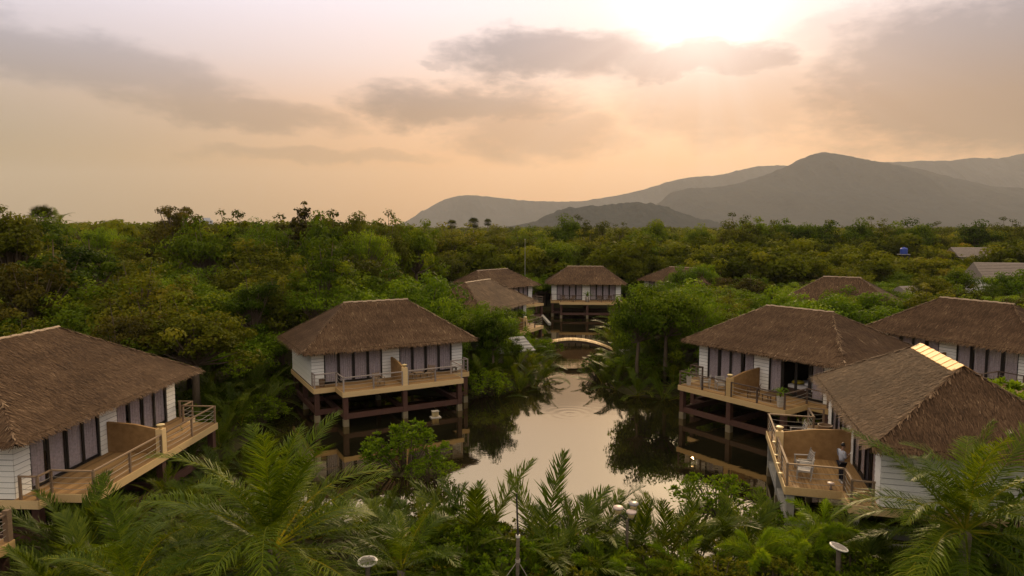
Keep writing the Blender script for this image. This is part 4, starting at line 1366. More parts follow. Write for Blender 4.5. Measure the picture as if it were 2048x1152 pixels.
# what must stay in view: sight lines to these are kept open (bearing window, farther than the tree)
OPEN = [(566, 606, 950, 885, 51), (0, 655, 436, 1010, 38), (1352, 622, 1720, 900, 45), (1540, 690, 2060, 1010, 33), (1765, 625, 2060, 760, 50), (1096, 538, 1250, 655, 101),
        (960, 545, 1072, 596, 92), (930, 556, 1040, 606, 72), (1060, 668, 1232, 715, 69), (1035, 690, 1190, 830, 60), (925, 770, 1400, 1010, 45), (440, 775, 700, 900, 44), (1280, 552, 1330, 580, 109),
        (1630, 556, 1725, 580, 74), (338, 506, 395, 522, 125), (860, 474, 888, 492, 178), (1800, 490, 1818, 503, 138), (1925, 490, 1960, 504, 148), (1982, 518, 2060, 540, 104), (1088, 630, 1104, 652, 95)]
BOXES = []
for key, rt in BB.items():
    bbs = [c for c in rt.children if c.name.startswith('roof')][0]
    xs_ = [v.co.x for v in bbs.data.vertices]; ys_ = [v.co.y for v in bbs.data.vertices]
    BOXES.append((rt.location.x, rt.location.y, rt.rotation_euler.z, min(xs_) - .3, max(xs_) + .3, min(min(ys_), -3.4) - .2, max(ys_) + .3))
BOXES += [(-63, 131, -.15, -14, 14, -7, 6), (-20, 181, .1, -6, 6, -6, 6), (78.5, 106, -.25, -7, 7, -7, 6), (100.5, 150, -.1, -5, 5, -5, 5), (80.3, 140, 0, -3, 3, -3, 3), (-.6, 62, .5, -2.6, 2.6, -2.4, 2.2)]


def blocked(x, y, rad):
    for bx, by, a, x0, x1, y0, y1 in BOXES:
        dx_, dy_ = x - bx, y - by
        u_ = dx_ * math.cos(a) + dy_ * math.sin(a); v_ = -dx_ * math.sin(a) + dy_ * math.cos(a)
        if x0 - rad < u_ < x1 + rad and y0 - rad < v_ < y1 + rad:
            return True
    return False


def hides(x, y, rad, top, bottom=.3):
    u_, vt, sc = proj(x, y, top); _, vb, _ = proj(x, y, bottom)
    for u0, v0, u1, v1, yy in OPEN:
        if y < yy and u_ + rad * sc > u0 and u_ - rad * sc < u1 and vb > v0 and vt < v1:
            return True
    return False


rs = random.Random(5)
placed = []   # x, y, r


def crowded(x, y, r, f=.62):
    return any((x - a) ** 2 + (y - b) ** 2 < ((r + c) * f) ** 2 for a, b, c in placed)


def sdp(x, y): return float(sdf_poly(np.array([x]), np.array([y]), POND)[0])


# --- single trees that stand out against the sky
def special(kind, x, y, h, wide, label, name, i=0):
    tree(kind, x, y, h, label, 'trees that stand out against the sky', name, i, wide, rs)
    placed.append((x, y, 2.5))


PROTO['lone'] = [crown(301, 16.8, 4.6, 5.2, 90, 1.0, 7400, .32, 'leaf_brown', trunk_h=8.5, flat=.9) + (16.8, 4.3)]
PROTO['ragged'] = [crown(302, 17.2, 3.6, 6.2, 80, .75, 4200, .38, 'leaf_brown', trunk_h=9) + (17.2, 3.0)]
PROTO['edge'] = [crown(303, 16.5, 3.4, 6.0, 90, 1.15, 9500, .32, 'leaf_olive', trunk_h=7) + (16.5, 2.9)]
special('lone', -46.2, 95, 16.7, 1.0, 'lone spreading dark tree with bare trunk on the left skyline', 'spreading_tree')
special('ragged', -25.2, 85, 17.0, 1.0, 'tall ragged sparse-leaved tree against the sky left of centre', 'ragged_tree')
special('edge', -44.2, 60, 16.4, 1.0, 'tall leafy tree cut by the left edge of the picture', 'leafy_tree')
special('olive', -20.2, 84, 15.4, .62, 'narrow-topped tree just right of the ragged tree', 'slender_tree', 3)
special('olive', -16.5, 92, 15.2, .7, 'narrow-topped tree at the right end of the tall left wood', 'slender_tree', 1)
special('olive', -33.5, 105, 14.8, 1.2, 'domed dark tree on the skyline between the lone and ragged trees', 'domed_tree', 1)
special('olive', -10.5, 120, 14.2, 1.35, 'low domed dark tree in front of the mountain foot left of centre', 'domed_tree', 2)
special('brown', -60.5, 100, 14.6, 1.0, 'thin-crowned tree between the palms and the lone tree on the left', 'thin_tree', 0)

# trees that stand up along the skyline on the right
for i, (x, y, h, k, wd_) in enumerate([(15.5, 190, 15.9, 'round', 1.0), (19.5, 195, 15.7, 'olive', 1.1), (24.5, 200, 14.9, 'olive', 1.1), (44.5, 205, 15.2, 'olive', 1.0), (41.0, 198, 14.6, 'round', 1.1), (55.0, 200, 13.6, 'round', 1.0),
                                      (63.5, 190, 16.2, 'olive', 1.2), (68.0, 196, 15.8, 'round', 1.1), (73.0, 200, 15.3, 'olive', 1.1), (80.0, 205, 15.4, 'round', 1.0), (86.5, 198, 15.7, 'round', 1.1), (92.5, 205, 15.4, 'olive', 1.2), (99.0, 196, 14.9, 'round', 1.0),
                                      (107.0, 200, 15.4, 'olive', 1.1), (115.0, 200, 15.9, 'round', 1.1), (126.0, 205, 14.2, 'olive', 1.2), (139.0, 205, 14.6, 'round', 1.1), (149.0, 205, 15.3, 'olive', 1.2), (-3.5, 215, 14.2, 'olive', 1.1), (5.0, 210, 13.9, 'round', 1.0), (33.0, 210, 14.0, 'olive', 1.2),
                                      (2.5, 122, 12.4, 'olive', 1.1), (8.0, 118, 12.0, 'round', .9), (13.0, 124, 12.8, 'olive', 1.1), (18.5, 120, 11.6, 'olive', 1.0), (-3.0, 118, 12.2, 'olive', 1.0), (23.5, 126, 12.2, 'round', .9), (-66.0, 96, 14.9, 'round', .75), (-55.5, 92, 15.3, 'feathery', .6), (-39.5, 88, 15.1, 'round', .75), (-35.0, 92, 15.8, 'olive', .9), (-30.5, 86, 15.0, 'feathery', .6), (-23.0, 90, 15.9, 'olive', .8), (-21.5, 78, 14.6, 'round', .65), (-17.8, 82, 14.8, 'feathery', .55), (-42.5, 104, 15.4, 'olive', .9), (-13.5, 96, 14.4, 'round', .7), (-57.0, 118, 14.6, 'olive', 1.1), (-27.5, 100, 14.8, 'olive', 1.0), (-51.5, 112, 13.9, 'round', 1.0)]):
    if y > 150:
        x *= .80; y *= .80; h = 13.5 + (h - 13.5) * .9; wd_ *= .85
    tree(k, x, y, h, 'tree crown standing up along the skyline below the mountains' if y > 135 else 'tall tree standing behind the distant bungalow at the end of the channel' if x > -10 else 'tree crown rising into the sky over the left wood', 'skyline trees on the right' if y > 135 else 'trees behind the distant bungalow' if x > -10 else 'skyline trees on the left', None, None, wd_, rs)
    placed.append((x, y, 2.5))
# leafy trees close round the channel, before and beyond the bridge
for (x, y, h, k, wd_) in [(10.4, 55.6, 8.0, 'round', .72), (12.9, 56.6, 8.8, 'round', .8), (11.2, 60.0, 7.6, 'bushy', .6), (15.6, 58.0, 8.0, 'feathery', .7), (-1.6, 56.4, 6.2, 'round', .7), (-4.3, 58.2, 6.6, 'round', .85), (-1.9, 61.0, 6.4, 'bushy', .8), (-3.8, 62.5, 6.6, 'round', .8), (.4, 63.4, 3.9, 'bushy', .7), (-.4, 66.0, 5.2, 'round', .8), (.6, 74.5, 4.8, 'feathery', .8), (-1.6, 70.5, 5.0, 'round', .9),
                          (12.6, 66.0, 5.2, 'round', 1.0), (14.6, 61.5, 6.4, 'bushy', 1.0), (15.8, 66.5, 7.0, 'round', 1.05), (17.5, 62.0, 6.6, 'round', 1.0), (13.8, 71.5, 5.6, 'bushy', 1.0), (18.6, 70.5, 7.2, 'bushy', 1.1), (16.8, 76.5, 6.6, 'round', 1.1), (21.0, 65.0, 6.4, 'feathery', 1.0),
                          (-4.9, 55.0, 4.2, 'bushy', .7), (-2.2, 57.4, 3.8, 'bushy', .7), (.2, 60.2, 3.4, 'round', .7), (26.0, 64.5, 6.0, 'feathery', 1.1), (30.5, 66.0, 6.6, 'bushy', 1.2), (35.5, 66.0, 6.0, 'bushy', 1.1), (28.0, 60.0, 4.6, 'round', 1.0), (33.5, 62.0, 4.4, 'feathery', .9), (38.5, 68.0, 6.0, 'round', 1.0),
                          (-16.5, 57.5, 9.4, 'feathery', .9), (-21.5, 56.0, 10.2, 'tall', 1.0), (-26.0, 54.0, 9.0, 'round', .9), (-12.5, 60.0, 8.4, 'bushy', .9), (-30.5, 57.0, 10.6, 'tall', 1.1), (-18.5, 63.5, 11.0, 'olive', .9), (-9.0, 61.0, 7.6, 'feathery', .8), (-8.2, 64.0, 8.8, 'bushy', .8), (-6.2, 60.2, 7.2, 'bushy', .65), (-10.5, 66.0, 9.0, 'bushy', .8), (26.3, 104.5, 7.5, 'bushy', .8), (29.6, 105.5, 7.4, 'bushy', .8), (29.5, 71.5, 6.9, 'bushy', 1.0), (34.0, 72.0, 6.6, 'round', 1.0), (38.5, 72.5, 6.8, 'bushy', 1.1), (72.0, 98.0, 7.4, 'bushy', 1.1), (80.0, 99.5, 7.0, 'round', 1.0), (66.0, 101.0, 7.0, 'round', 1.0), (28.5, 112, 5.6, 'bushy', 1.0), (24.0, 104, 5.0, 'bushy', .9), (20.0, 101, 4.6, 'round', .8),
                          (14.4, 57.6, 5.0, 'round', .9), (17.0, 57.0, 5.2, 'bushy', .8), (20.4, 76.0, 6.8, 'feathery', 1.1), (23.5, 70.5, 6.4, 'round', 1.1), (18.8, 83.0, 6.4, 'bushy', 1.2), (23.5, 82.0, 6.6, 'round', 1.1)]:
    tree(k, x, y, h, ('leafy tree crowding the %s bank near the bridge' % ('left' if x < 5 else 'right')) if -6 < x < 24 and y < 90 else None, ('leafy trees on the %s bank near the bridge' % ('left' if x < 5 else 'right')) if -6 < x < 24 and y < 90 else None, None, None, wd_, rs)
    placed.append((x, y, 2.0))

# --- the wood: trees scattered over the land, nearest kept as single objects
cand = []
tries = 0
while len(cand) < 430 and tries < 60000:
    tries += 1
    y = 40 + 105 * rs.random() ** 1.25
    x = rs.uniform(-.82, .82) * (y + 4)
    if sdp(x, y) < .6 or blocked(x, y, 1.2):
        continue
    far = (y - 40) / 100
    left = x < -6
    if left:
        kind = rs.choices(['round', 'bushy', 'olive', 'brown', 'feathery', 'tall'], [3.4, 2.4, 2.2, 1.1 * (1 if x < -14 else .4), 2.0, 1.4 if y > 55 else .2])[0]
        h = {'round': 7, 'bushy': 5, 'olive': 8.6, 'brown': 9, 'feathery': 6, 'tall': 12}[kind] * rs.uniform(.8, 1.15)
    else:
        kind = rs.choices(['round', 'bushy', 'olive', 'brown', 'feathery', 'tall'], [2.6, 4, 1.4, .5, 2.6, .15])[0]
        h = {'round': 5.6, 'bushy': 4.4, 'olive': 7, 'brown': 7.5, 'feathery': 5.6, 'tall': 10.5}[kind] * rs.uniform(.75, 1.15)
    if x < -11 and y > 47:
        h *= 1.18 + .22 * min(1, (y - 47) / 30)
        h = min(h, 13.4 if y < 75 else 15.4)
    wide = rs.uniform(.95, 1.3)
    R0 = PROTO[kind][0][3] * h / PROTO[kind][0][2] * wide
    if crowded(x, y, R0, .43):
        continue
    if hides(x, y, R0 * .95, h):
        h2 = h * .55
        if kind in ('round', 'bushy', 'feathery') and not hides(x, y, R0 * .6, h2):
            h = h2; R0 *= .6
        else:
            continue
    u_, v_, _ = proj(x, y, h)
    if v_ < (426 if u_ < 860 else 438) or abs(u_ - 1024) > 1024 + 120:
        continue
    placed.append((x, y, R0))
    cand.append((x, y, kind, h, wide))
for x, y, kind, h, wide in cand:
    tree(kind, x, y, h, wide=wide, rnd=rs)

# --- the far wood beyond, one mass: crowns set on points
M['leaf_far'] = tinted('leaf_far', [(0, (.010, .014, .001)), (.3, (.044, .056, .003)), (.55, (.098, .114, .005)), (.8, (.16, .165, .009)), (1, (.24, .17, .016))], .8, .04, .36, .45)


def far_crown(seed, nleaf, size):
    return crown(seed, 1.0, .48, .46, 26, .16, nleaf, size, 'leaf_far')[1]


FARP = []
for j in range(5):
    FARP.append(bpy.data.objects.new('wood_crown', far_crown(600 + j, 2600, .055)))
for j in range(4):
    FARP.append(bpy.data.objects.new('wood_crown', far_crown(620 + j, 420, .11)))


def wood_mass(name, label, n, y0, y1, hmin, hmax, pw, kinds, seed):
    rng = np.random.default_rng(seed)
    y = (y0 ** (1 - pw) + (y1 ** (1 - pw) - y0 ** (1 - pw)) * rng.random(n)) ** (1 / (1 - pw))
    x = rng.uniform(-.86, .86, n) * (y + 5)
    h = rng.uniform(hmin, hmax, n) * (.75 + .5 * fbm(x / 40, y / 40, 2, 3)) * np.where(x < -y * .2, 1.08, .96)
    h = np.minimum(h * np.where(x < -y * .14, 1.12, 1), np.where(x < -y * .14, 15.2, 13.6))
    ok = np.array([not (blocked(a, b, 2.5) or hides(a, b, c * .5, c)) for a, b, c in zip(x, y, h)])
    x, y, h = x[ok], y[ok], h[ok]; n = len(x)
    me = bpy.data.meshes.new(name)
    me.vertices.add(n); me.vertices.foreach_set('co', np.stack([x, y, np.zeros(n)], 1).astype(np.float32).ravel())
    at = me.attributes.new('turn', 'FLOAT_VECTOR', 'POINT'); at.data.foreach_set('vector', np.stack([np.zeros(n), np.zeros(n), rng.uniform(0, 6.28, n)], 1).astype(np.float32).ravel())
    wd_ = h * rng.uniform(.85, 1.25, n)
    at = me.attributes.new('size', 'FLOAT_VECTOR', 'POINT'); at.data.foreach_set('vector', np.stack([wd_, wd_, h], 1).astype(np.float32).ravel())
    at = me.attributes.new('sort', 'INT', 'POINT'); at.data.foreach_set('value', rng.choice(kinds, n).astype(np.int32))
    me.materials.append(M['leaf_far'])
    ob = link(name, me)
    g = bpy.data.node_groups.new(name, 'GeometryNodeTree')
    g.interface.new_socket('Geometry', in_out='INPUT', socket_type='NodeSocketGeometry')
    g.interface.new_socket('Geometry', in_out='OUTPUT', socket_type='NodeSocketGeometry')
    gi = g.nodes.new('NodeGroupInput'); go = g.nodes.new('NodeGroupOutput'); jn = g.nodes.new('GeometryNodeJoinGeometry')
    def attr(nm, ty):
        a = g.nodes.new('GeometryNodeInputNamedAttribute'); a.data_type = ty; a.inputs[0].default_value = nm
        return a.outputs[0]
    tn, sz, so = attr('turn', 'FLOAT_VECTOR'), attr('size', 'FLOAT_VECTOR'), attr('sort', 'INT')
    for k in kinds:
        cp = g.nodes.new('FunctionNodeCompare'); cp.data_type = 'INT'; cp.operation = 'EQUAL'
        ints = [s_ for s_ in cp.inputs if s_.type == 'INT']
        g.links.new(so, ints[0]); ints[1].default_value = int(k)
        oi = g.nodes.new('GeometryNodeObjectInfo'); oi.inputs[0].default_value = FARP[k]; oi.inputs['As Instance'].default_value = True
        ip = g.nodes.new('GeometryNodeInstanceOnPoints')
        g.links.new(gi.outputs[0], ip.inputs['Points']); g.links.new(cp.outputs[0], ip.inputs['Selection']); g.links.new(oi.outputs['Geometry'], ip.inputs['Instance'])
        g.links.new(tn, ip.inputs['Rotation']); g.links.new(sz, ip.inputs['Scale']); g.links.new(ip.outputs[0], jn.inputs[0])
    g.links.new(jn.outputs[0], go.inputs[0])
    ob.modifiers.new('crowns', 'NODES').node_group = g
    tag(ob, label, 'wood', kind='stuff')


wood_mass('far_wood', 'dense wood of mixed trees stretching back behind the bungalows', 2100, 112, 300, 6.5, 12.5, 1.3, [0, 1, 2, 3, 4], 4)
wood_mass('distant_wood', 'distant band of forest along the horizon below the mountains', 5200, 280, 2000, 8, 13, 1.5, [5, 6, 7, 8], 5)

# ------------------------------------------------------------------ palms
def frond_mesh(name, L, arch, npair, ll, lw, seed, mname, vee=.5, droop=.5, fwd=.75, start=.18, allround=False, twist=0.0):
    """feather frond along +x from the origin, rising then arching over; leaflets as folded blades"""
    rng = np.random.default_rng(seed)
    N = 22
    s = np.linspace(0, 1, N + 1)
    ang = 0.0 - arch * s ** 1.5
    px = np.concatenate([[0], np.cumsum(np.cos(ang[:-1]) * L / N)]); pz = np.concatenate([[0], np.cumsum(np.sin(ang[:-1]) * L / N)])
    py = twist * s ** 2 * L
    mb_v = []; tint = []
    sides = (-1, 1) if not allround else (-1, 1, 0, 2)
    for k in range(npair):
        t0 = start + (1 - start) * (k + .5) / npair
        for sd in sides:
            t_ = min(t0 + rng.uniform(-.006, .006), .995)
            c = np.array([np.interp(t_, s, px), np.interp(t_, s, py), np.interp(t_, s, pz)])
            a = np.interp(t_, s, ang)
            T = np.array([math.cos(a), 0, math.sin(a)]); U = np.array([-math.sin(a), 0, math.cos(a)]); Y = np.array([0, 1.0, 0])
            prof = math.sin(math.pi * min(max((t0 - start) / (1 - start), 0) * .86 + .12, 1)) ** .6
            if rng.random() < .05:
                continue
            l = ll * prof * rng.uniform(.70, 1.12)
            f = fwd * (.6 + .7 * t0) + rng.normal(0, .12)
            if allround:
                phi = {-1: math.pi, 1: 0, 0: math.pi / 2, 2: -math.pi / 2}[sd] + rng.uniform(-.5, .5)
                lat = Y * math.cos(phi) + U * math.sin(phi)
            else:
                lat = Y * sd * math.cos(vee) + U * math.sin(vee + rng.normal(0, .1))
            d1 = lat * math.cos(f) + T * math.sin(f); d1 /= np.linalg.norm(d1)
            d2 = d1 + np.array([0, 0, -droop * (.35 + 1.3 * rng.random())]); d2 /= np.linalg.norm(d2)
            wv = np.cross(d1, U if not allround else T); wv /= np.linalg.norm(wv) + 1e-9
            w_ = lw * (.7 + .5 * prof) / 2
            m1 = c + d1 * l * .5; m2 = m1 + d2 * l * .5
            mb_v += [c - wv * w_ * .6, c + wv * w_ * .6, m1 + wv * w_, m1 - wv * w_, m1 - wv * w_, m1 + wv * w_, m2 + wv * w_ * .12, m2 - wv * w_ * .12]
            tt = float(np.clip(rng.normal(.42, .16), 0, 1))
            tint += [tt, min(1, tt + .10)]
    # rachis as narrow four-sided strip
    rw = np.interp(s, [0, 1], [lw * .75 + .012, .004])
    for i in range(N):
        p, q = np.array([px[i], py[i], pz[i]]), np.array([px[i + 1], py[i + 1], pz[i + 1]])
        a0, a1 = rw[i], rw[i + 1]
        for d in (np.array([0, 1.0, 0]), np.array([0, 0, 1.0])):
            mb_v += [p - d * a0, p + d * a0, q + d * a1, q - d * a1]
            tint += [.93, .93]if False else [.93]
    return quad_mesh(name, np.array(mb_v), M[mname], tint)


FR = {
    'coco': [frond_mesh('frond', 4.3, a, 84, .84, .030, 400 + i, 'leaf_palm', .30, .55, .62, .16, twist=tw) for i, (a, tw) in enumerate(((.9, .03), (1.25, -.04), (1.6, .05), (1.95, -.03), (.55, .02)))],
    'nipa': [frond_mesh('frond', 4.4, a, 56, .95, .046, 420 + i, 'leaf_nipa', .42, .35, .80, .20, twist=tw) for i, (a, tw) in enumerate(((.35, .02), (.7, -.03), (1.05, .04), (1.45, -.04)))],
    'areca': [frond_mesh('frond', 2.2, a, 46, .55, .026, 440 + i, 'leaf_nipa', .40, .60, .70, .22, twist=tw) for i, (a, tw) in enumerate(((.7, .03), (1.1, -.04), (1.6, .05)))],
    'fox': [frond_mesh('frond', 1.75, a, 76, .36, .020, 460 + i, 'leaf_fox', .2, .25, .55, .12, True, tw) for i, (a, tw) in enumerate(((1.0, .03), (1.5, -.03)))],
    'dry': [frond_mesh('frond', 2.6, 1.5, 26, .60, .045, 480, 'leaf_dry', .1, 1.2, .7, .2)],
    'sugar': [],
}


def palm(name, label, group, x, y, base_z, kind, n, scale, el_lo, el_hi, trunk=0.0, seed=0, r0=.16, dry=0, cat='palm', lean=(0, 0), crown_w=1.0):
    rr = random.Random(seed)
    t_ = empty(name, (x, y, base_z), rr.uniform(0, 6.28) if trunk == 0 else 0)
    tag(t_, label, cat, group)
    top = (lean[0], lean[1], trunk)
    if trunk > .05:
        pts = [(lean[0] * k * k, lean[1] * k * k, -.3 + (trunk + .35) * k) for k in (0, .25, .5, .75, 1)]
        MB().tube(pts, [r0 * 1.3, r0, r0 * .9, r0 * .85, r0 * .95], 9).build('trunk', M['palm_bark'], t_, True)
    for i in range(n):
        k = (i + .5) / n
        e = el_hi + (el_lo - el_hi) * k + rr.uniform(-.10, .10)
        az_ = i * 2.39996 + rr.uniform(-.25, .25)
        ms = FR[kind]
        m_ = ms[min(len(ms) - 1, int(rr.uniform(0, len(ms))))]
        s = scale * rr.uniform(.82, 1.12)
        o_ = link('frond', m_, t_, top)
        o_.rotation_euler = Euler((rr.uniform(-.35, .35), -e, az_), 'XYZ')
        o_.scale = (s, s, s)
    for i in range(dry):
        o_ = link('dry_frond', FR['dry'][0], t_, (top[0], top[1], top[2] - .1)); o_.rotation_euler = Euler((0, rr.uniform(.3, .9), rr.uniform(0, 6.28)), 'XYZ'); o_.scale = (scale * .8,) * 3
    return t_


# the two coconut palms that stand in front
palm('coconut_palm', 'big young coconut palm in the left foreground, fronds rising over the pond', None, -7.55, 20.8, gz(-7.55, 20.8), 'coco', 34, 1.08, -.35, 1.56, 3.3 - gz(-7.55, 20.8), 61, .2)
palm('coconut_palm', 'big coconut palm in the right foreground before the white end wall', None, 14.9, 21.6, gz(14.9, 21.6), 'coco', 34, 1.0, -.35, 1.54, 3.5 - gz(14.9, 21.6), 62, .2)
palm('coconut_palm', 'smaller coconut palm with low arching fronds right of the big left one', None, -3.6, 21.3, gz(-3.6, 21.3), 'coco', 16, .68, -.2, 1.35, 1.9, 63, .15)
palm('coconut_palm', 'arching coconut palm at the lower left below the long deck', None, -11.3, 19.4, gz(-11.3, 19.4), 'coco', 18, .80, -.2, 1.25, 2.3, 64, .15)
# nipa clumps
NP = 'nipa palms'
nip = []
for (x, y, h) in [(-9.6, 29.4, 2.5), (-7.6, 29.6, 2.4), (-5.6, 28.9, 2.4), (-3.6, 27.6, 2.6), (-11.2, 30.4, 2.5), (-8.4, 27.6, 2.6), (-6.2, 26.8, 2.6), (-4.6, 25.8, 2.8), (-10.2, 26.6, 2.4)]:
    nip.append((x, y, h, 'nipa palm clump on the near bank behind the big left coconut palm', 'nipa palms on the near left bank'))
for (x, y, h) in [(-1.2, 53.2, 2.6), (.6, 54.9, 2.8), (1.9, 56.6, 2.8), (2.7, 58.7, 2.8), (3.1, 61.0, 2.5), (-2.6, 54.0, 3.0)]:
    nip.append((x, y, h, 'nipa palm clump leaning over the water edge on the left bank', 'nipa palms at the left water edge'))
for (x, y, h) in [(7.9, 60.6, 2.5), (7.9, 57.8, 2.8), (8.6, 55.4, 2.8), (10.0, 53.4, 2.8), (11.8, 52.4, 2.8), (13.4, 51.9, 2.4), (9.4, 57.4, 3.2), (8.6, 63.2, 2.6)]:
    nip.append((x, y, h, 'nipa palm clump leaning over the water edge on the right bank', 'nipa palms at the right water edge'))
for k, (x, y, h) in enumerate([(-1.3, 25.0, 5.2), (1.15, 24.2, 4.9), (-2.9, 24.6, 4.1), (2.5, 25.6, 3.7), (3.5, 26.0, 4.1), (4.9, 25.2, 3.6), (6.1, 25.5, 3.6), (7.3, 25.6, 3.7), (8.5, 25.6, 3.3), (9.6, 25.6, 3.2), (11.4, 25.6, 3.0), (12.6, 24.9, 3.0),
                               (-4.6, 23.6, 3.2), (-1.8, 22.6, 3.0), (.9, 22.5, 2.9), (2.3, 23.2, 2.9), (3.3, 22.6, 2.6), (6.9, 23.0, 2.7), (12.3, 22.8, 2.7), (-.4, 21.2, 2.4), (5.0, 21.9, 2.3), (13.6, 24.6, 3.2)]):
    lab = {0: 'tallest nipa palm, standing over the pond just left of the guyed pole', 1: 'tall nipa palm with a leaning frond just right of the guyed pole', 2: 'nipa palm beside the low coconut palm, left of the tallest nipa',
           4: 'tall nipa palm rising directly behind the triple lamp', 3: 'nipa palm on the pond edge left of the triple lamp', 5: 'nipa palm on the pond edge right of the triple lamp', 24: 'nipa palm clump against the deck pillars at the right end of the row'}.get(k, 'nipa palm clump of the foreground row ' + ('left of the guyed pole' if x < .2 else 'between the guyed pole and the triple lamp' if x < 4.2 else 'right of the triple lamp'))
    nip.append((x, y, h, lab, 'foreground nipa palms'))
for (x, y, h) in [(-16.4, 25.0, 3.5), (-14.9, 23.2, 4.3), (-14.0, 24.2, 3.6), (-13.0, 22.4, 3.6), (-14.2, 21.0, 3.6), (-13.9, 19.6, 3.2), (-12.3, 20.6, 3.2), (-17.3, 25.8, 3.6), (-12.0, 24.3, 2.7), (-11.0, 22.6, 2.6)]:
    nip.append((x, y, h, 'nipa palm clump in the thicket below the long deck at the left', 'nipa palms of the lower left thicket'))
for (x, y, h) in [(-13.6, 28.4, 2.3), (-14.8, 30.2, 2.3), (-13.4, 31.8, 2.0), (-15.2, 33.2, 2.2), (-15.9, 35.6, 2.2), (-14.6, 36.6, 1.9), (-12.6, 27.2, 2.2), (-16.6, 31.6, 2.2), (-17.6, 36.5, 2.2)]:
    nip.append((x, y, h, 'low nipa palm clump growing beneath the long deck on the left', 'nipa palms under the left deck'))
for (x, y, h) in [(-23.5, 44.5, 3.6), (-21.8, 47.5, 3.8), (-20.6, 45.0, 3.0), (-20.0, 50.0, 4.0), (-24.8, 42.0, 3.2), (-22.6, 41.6, 2.8), (-19.6, 42.8, 2.8), (-17.6, 41.2, 2.8), (-17.9, 44.2, 3.2), (-17.6, 47.0, 3.4), (-18.6, 49.2, 3.6), (-19.4, 46.2, 3.4), (-17.3, 39.4, 2.2)]:
    nip.append((x, y, h, 'nipa palm clump on the dark bank between the two left bungalows', 'nipa palms between the left bungalows'))
for (x, y, h) in [(-3.2, 55.2, 3.2), (-1.6, 56.6, 3.4), (-.2, 57.8, 3.3), (1.0, 59.4, 3.4), (1.9, 61.2, 3.2), (1.0, 66.6, 2.6), (-2.4, 58.4, 3.6), (.3, 61.6, 3.5), (1.6, 64.5, 3.1), (-3.6, 53.6, 2.4)]:
    nip.append((x, y, h, 'nipa palm clump on the left bank just before the bridge', 'nipa palms on the left bank'))
for (x, y, h) in [(10.3, 65.6, 2.6), (10.6, 62.6, 3.1), (11.6, 60.4, 3.4), (11.9, 57.6, 3.2), (13.2, 55.2, 3.2), (13.0, 58.6, 3.6), (14.6, 56.4, 3.6), (12.2, 63.2, 3.6), (10.4, 68.0, 2.2), (14.2, 53.9, 2.6), (9.9, 60.6, 2.4)]:
    nip.append((x, y, h, 'nipa palm clump on the right bank just before the bridge', 'nipa palms on the right bank'))
for (x, y, h) in [(11.2, 73.6, 3.4), (12.2, 77.2, 3.8), (13.2, 81.5, 4.0), (14.4, 86.0, 4.0), (2.2, 74.8, 2.4), (1.8, 79.0, 2.8), (1.9, 84.0, 3.0), (11.4, 70.8, 2.6), (15.2, 90.5, 4.2)]:
    nip.append((x, y, h, 'nipa palm clump beside the channel beyond the bridge', 'nipa palms beyond the bridge'))
for i, (x, y, h, lab, gp) in enumerate(nip):
    near = y < 40
    s = h / 4.4 * (.90 if y < 26.5 and x > -5 else 1)
    palm('nipa_palm', lab, gp, x, y, max(gz(x, y), -.3) - .05, 'nipa', 11 if near else 9, s, .35 if near else .15, 1.45, 0, 500 + i, dry=(1, 0, 2, 1)[i % 4] if near else i % 2)
    placed.append((x, y, 1))
# foxtail-like rosettes at the bottom edge, bright green
for i, (x, y, z, s, n, lab) in enumerate([(8.55, 23.0, 1.75, .80, 14, 'bright green bushy-fronded small palm, left of two at the bottom right'), (10.1, 23.1, 1.85, .82, 14, 'bright green bushy-fronded small palm, right of two at the bottom right'),
                                       (5.75, 22.6, 1.45, .75, 13, 'yellow-green bushy-fronded small palm at the bottom, right of the triple lamp'), (3.35, 22.9, 1.5, .72, 9, 'deep green bushy-fronded small palm beside the triple lamp post'),
                                       (13.2, 20.2, 2.2, .8, 12, 'bright green bushy-fronded small palm under the big right coconut palm'), (11.3, 24.0, 2.2, .85, 11, 'green bushy-fronded small palm behind the tilted disc lamp')]):
    palm('foxtail_palm', lab, 'bushy-fronded small palms along the bottom edge', x, y, gz(x, y), 'fox', n, s * 1.15, .05, 1.3, z - gz(x, y), 700 + i, .07)
# areca-like ferny palms filling the lower left and right corners
for i in range(26):
    if i < 14:
        x, y = rs.uniform(-14.2, -9), rs.uniform(17.8, 23); side = 'left'
    else:
        x, y = rs.uniform(11.6, 18), rs.uniform(19.0, 24.4); side = 'right'
    palm('fern_palm', 'low ferny palm filling the bottom %s corner of the picture' % side, 'ferny palms in the bottom %s corner' % side, x, y, gz(x, y), 'areca', 12, rs.uniform(.7, 1.1), .1, 1.35, rs.uniform(.3, 1.3), 800 + i, .06, dry=i % 2)
# far palms on the skyline
palm('coconut_palm', 'small coconut palm head on the far left skyline', None, -71.5, 108, .2, 'coco', 20, .72, -.6, 1.3, 13.6, 90, .16)
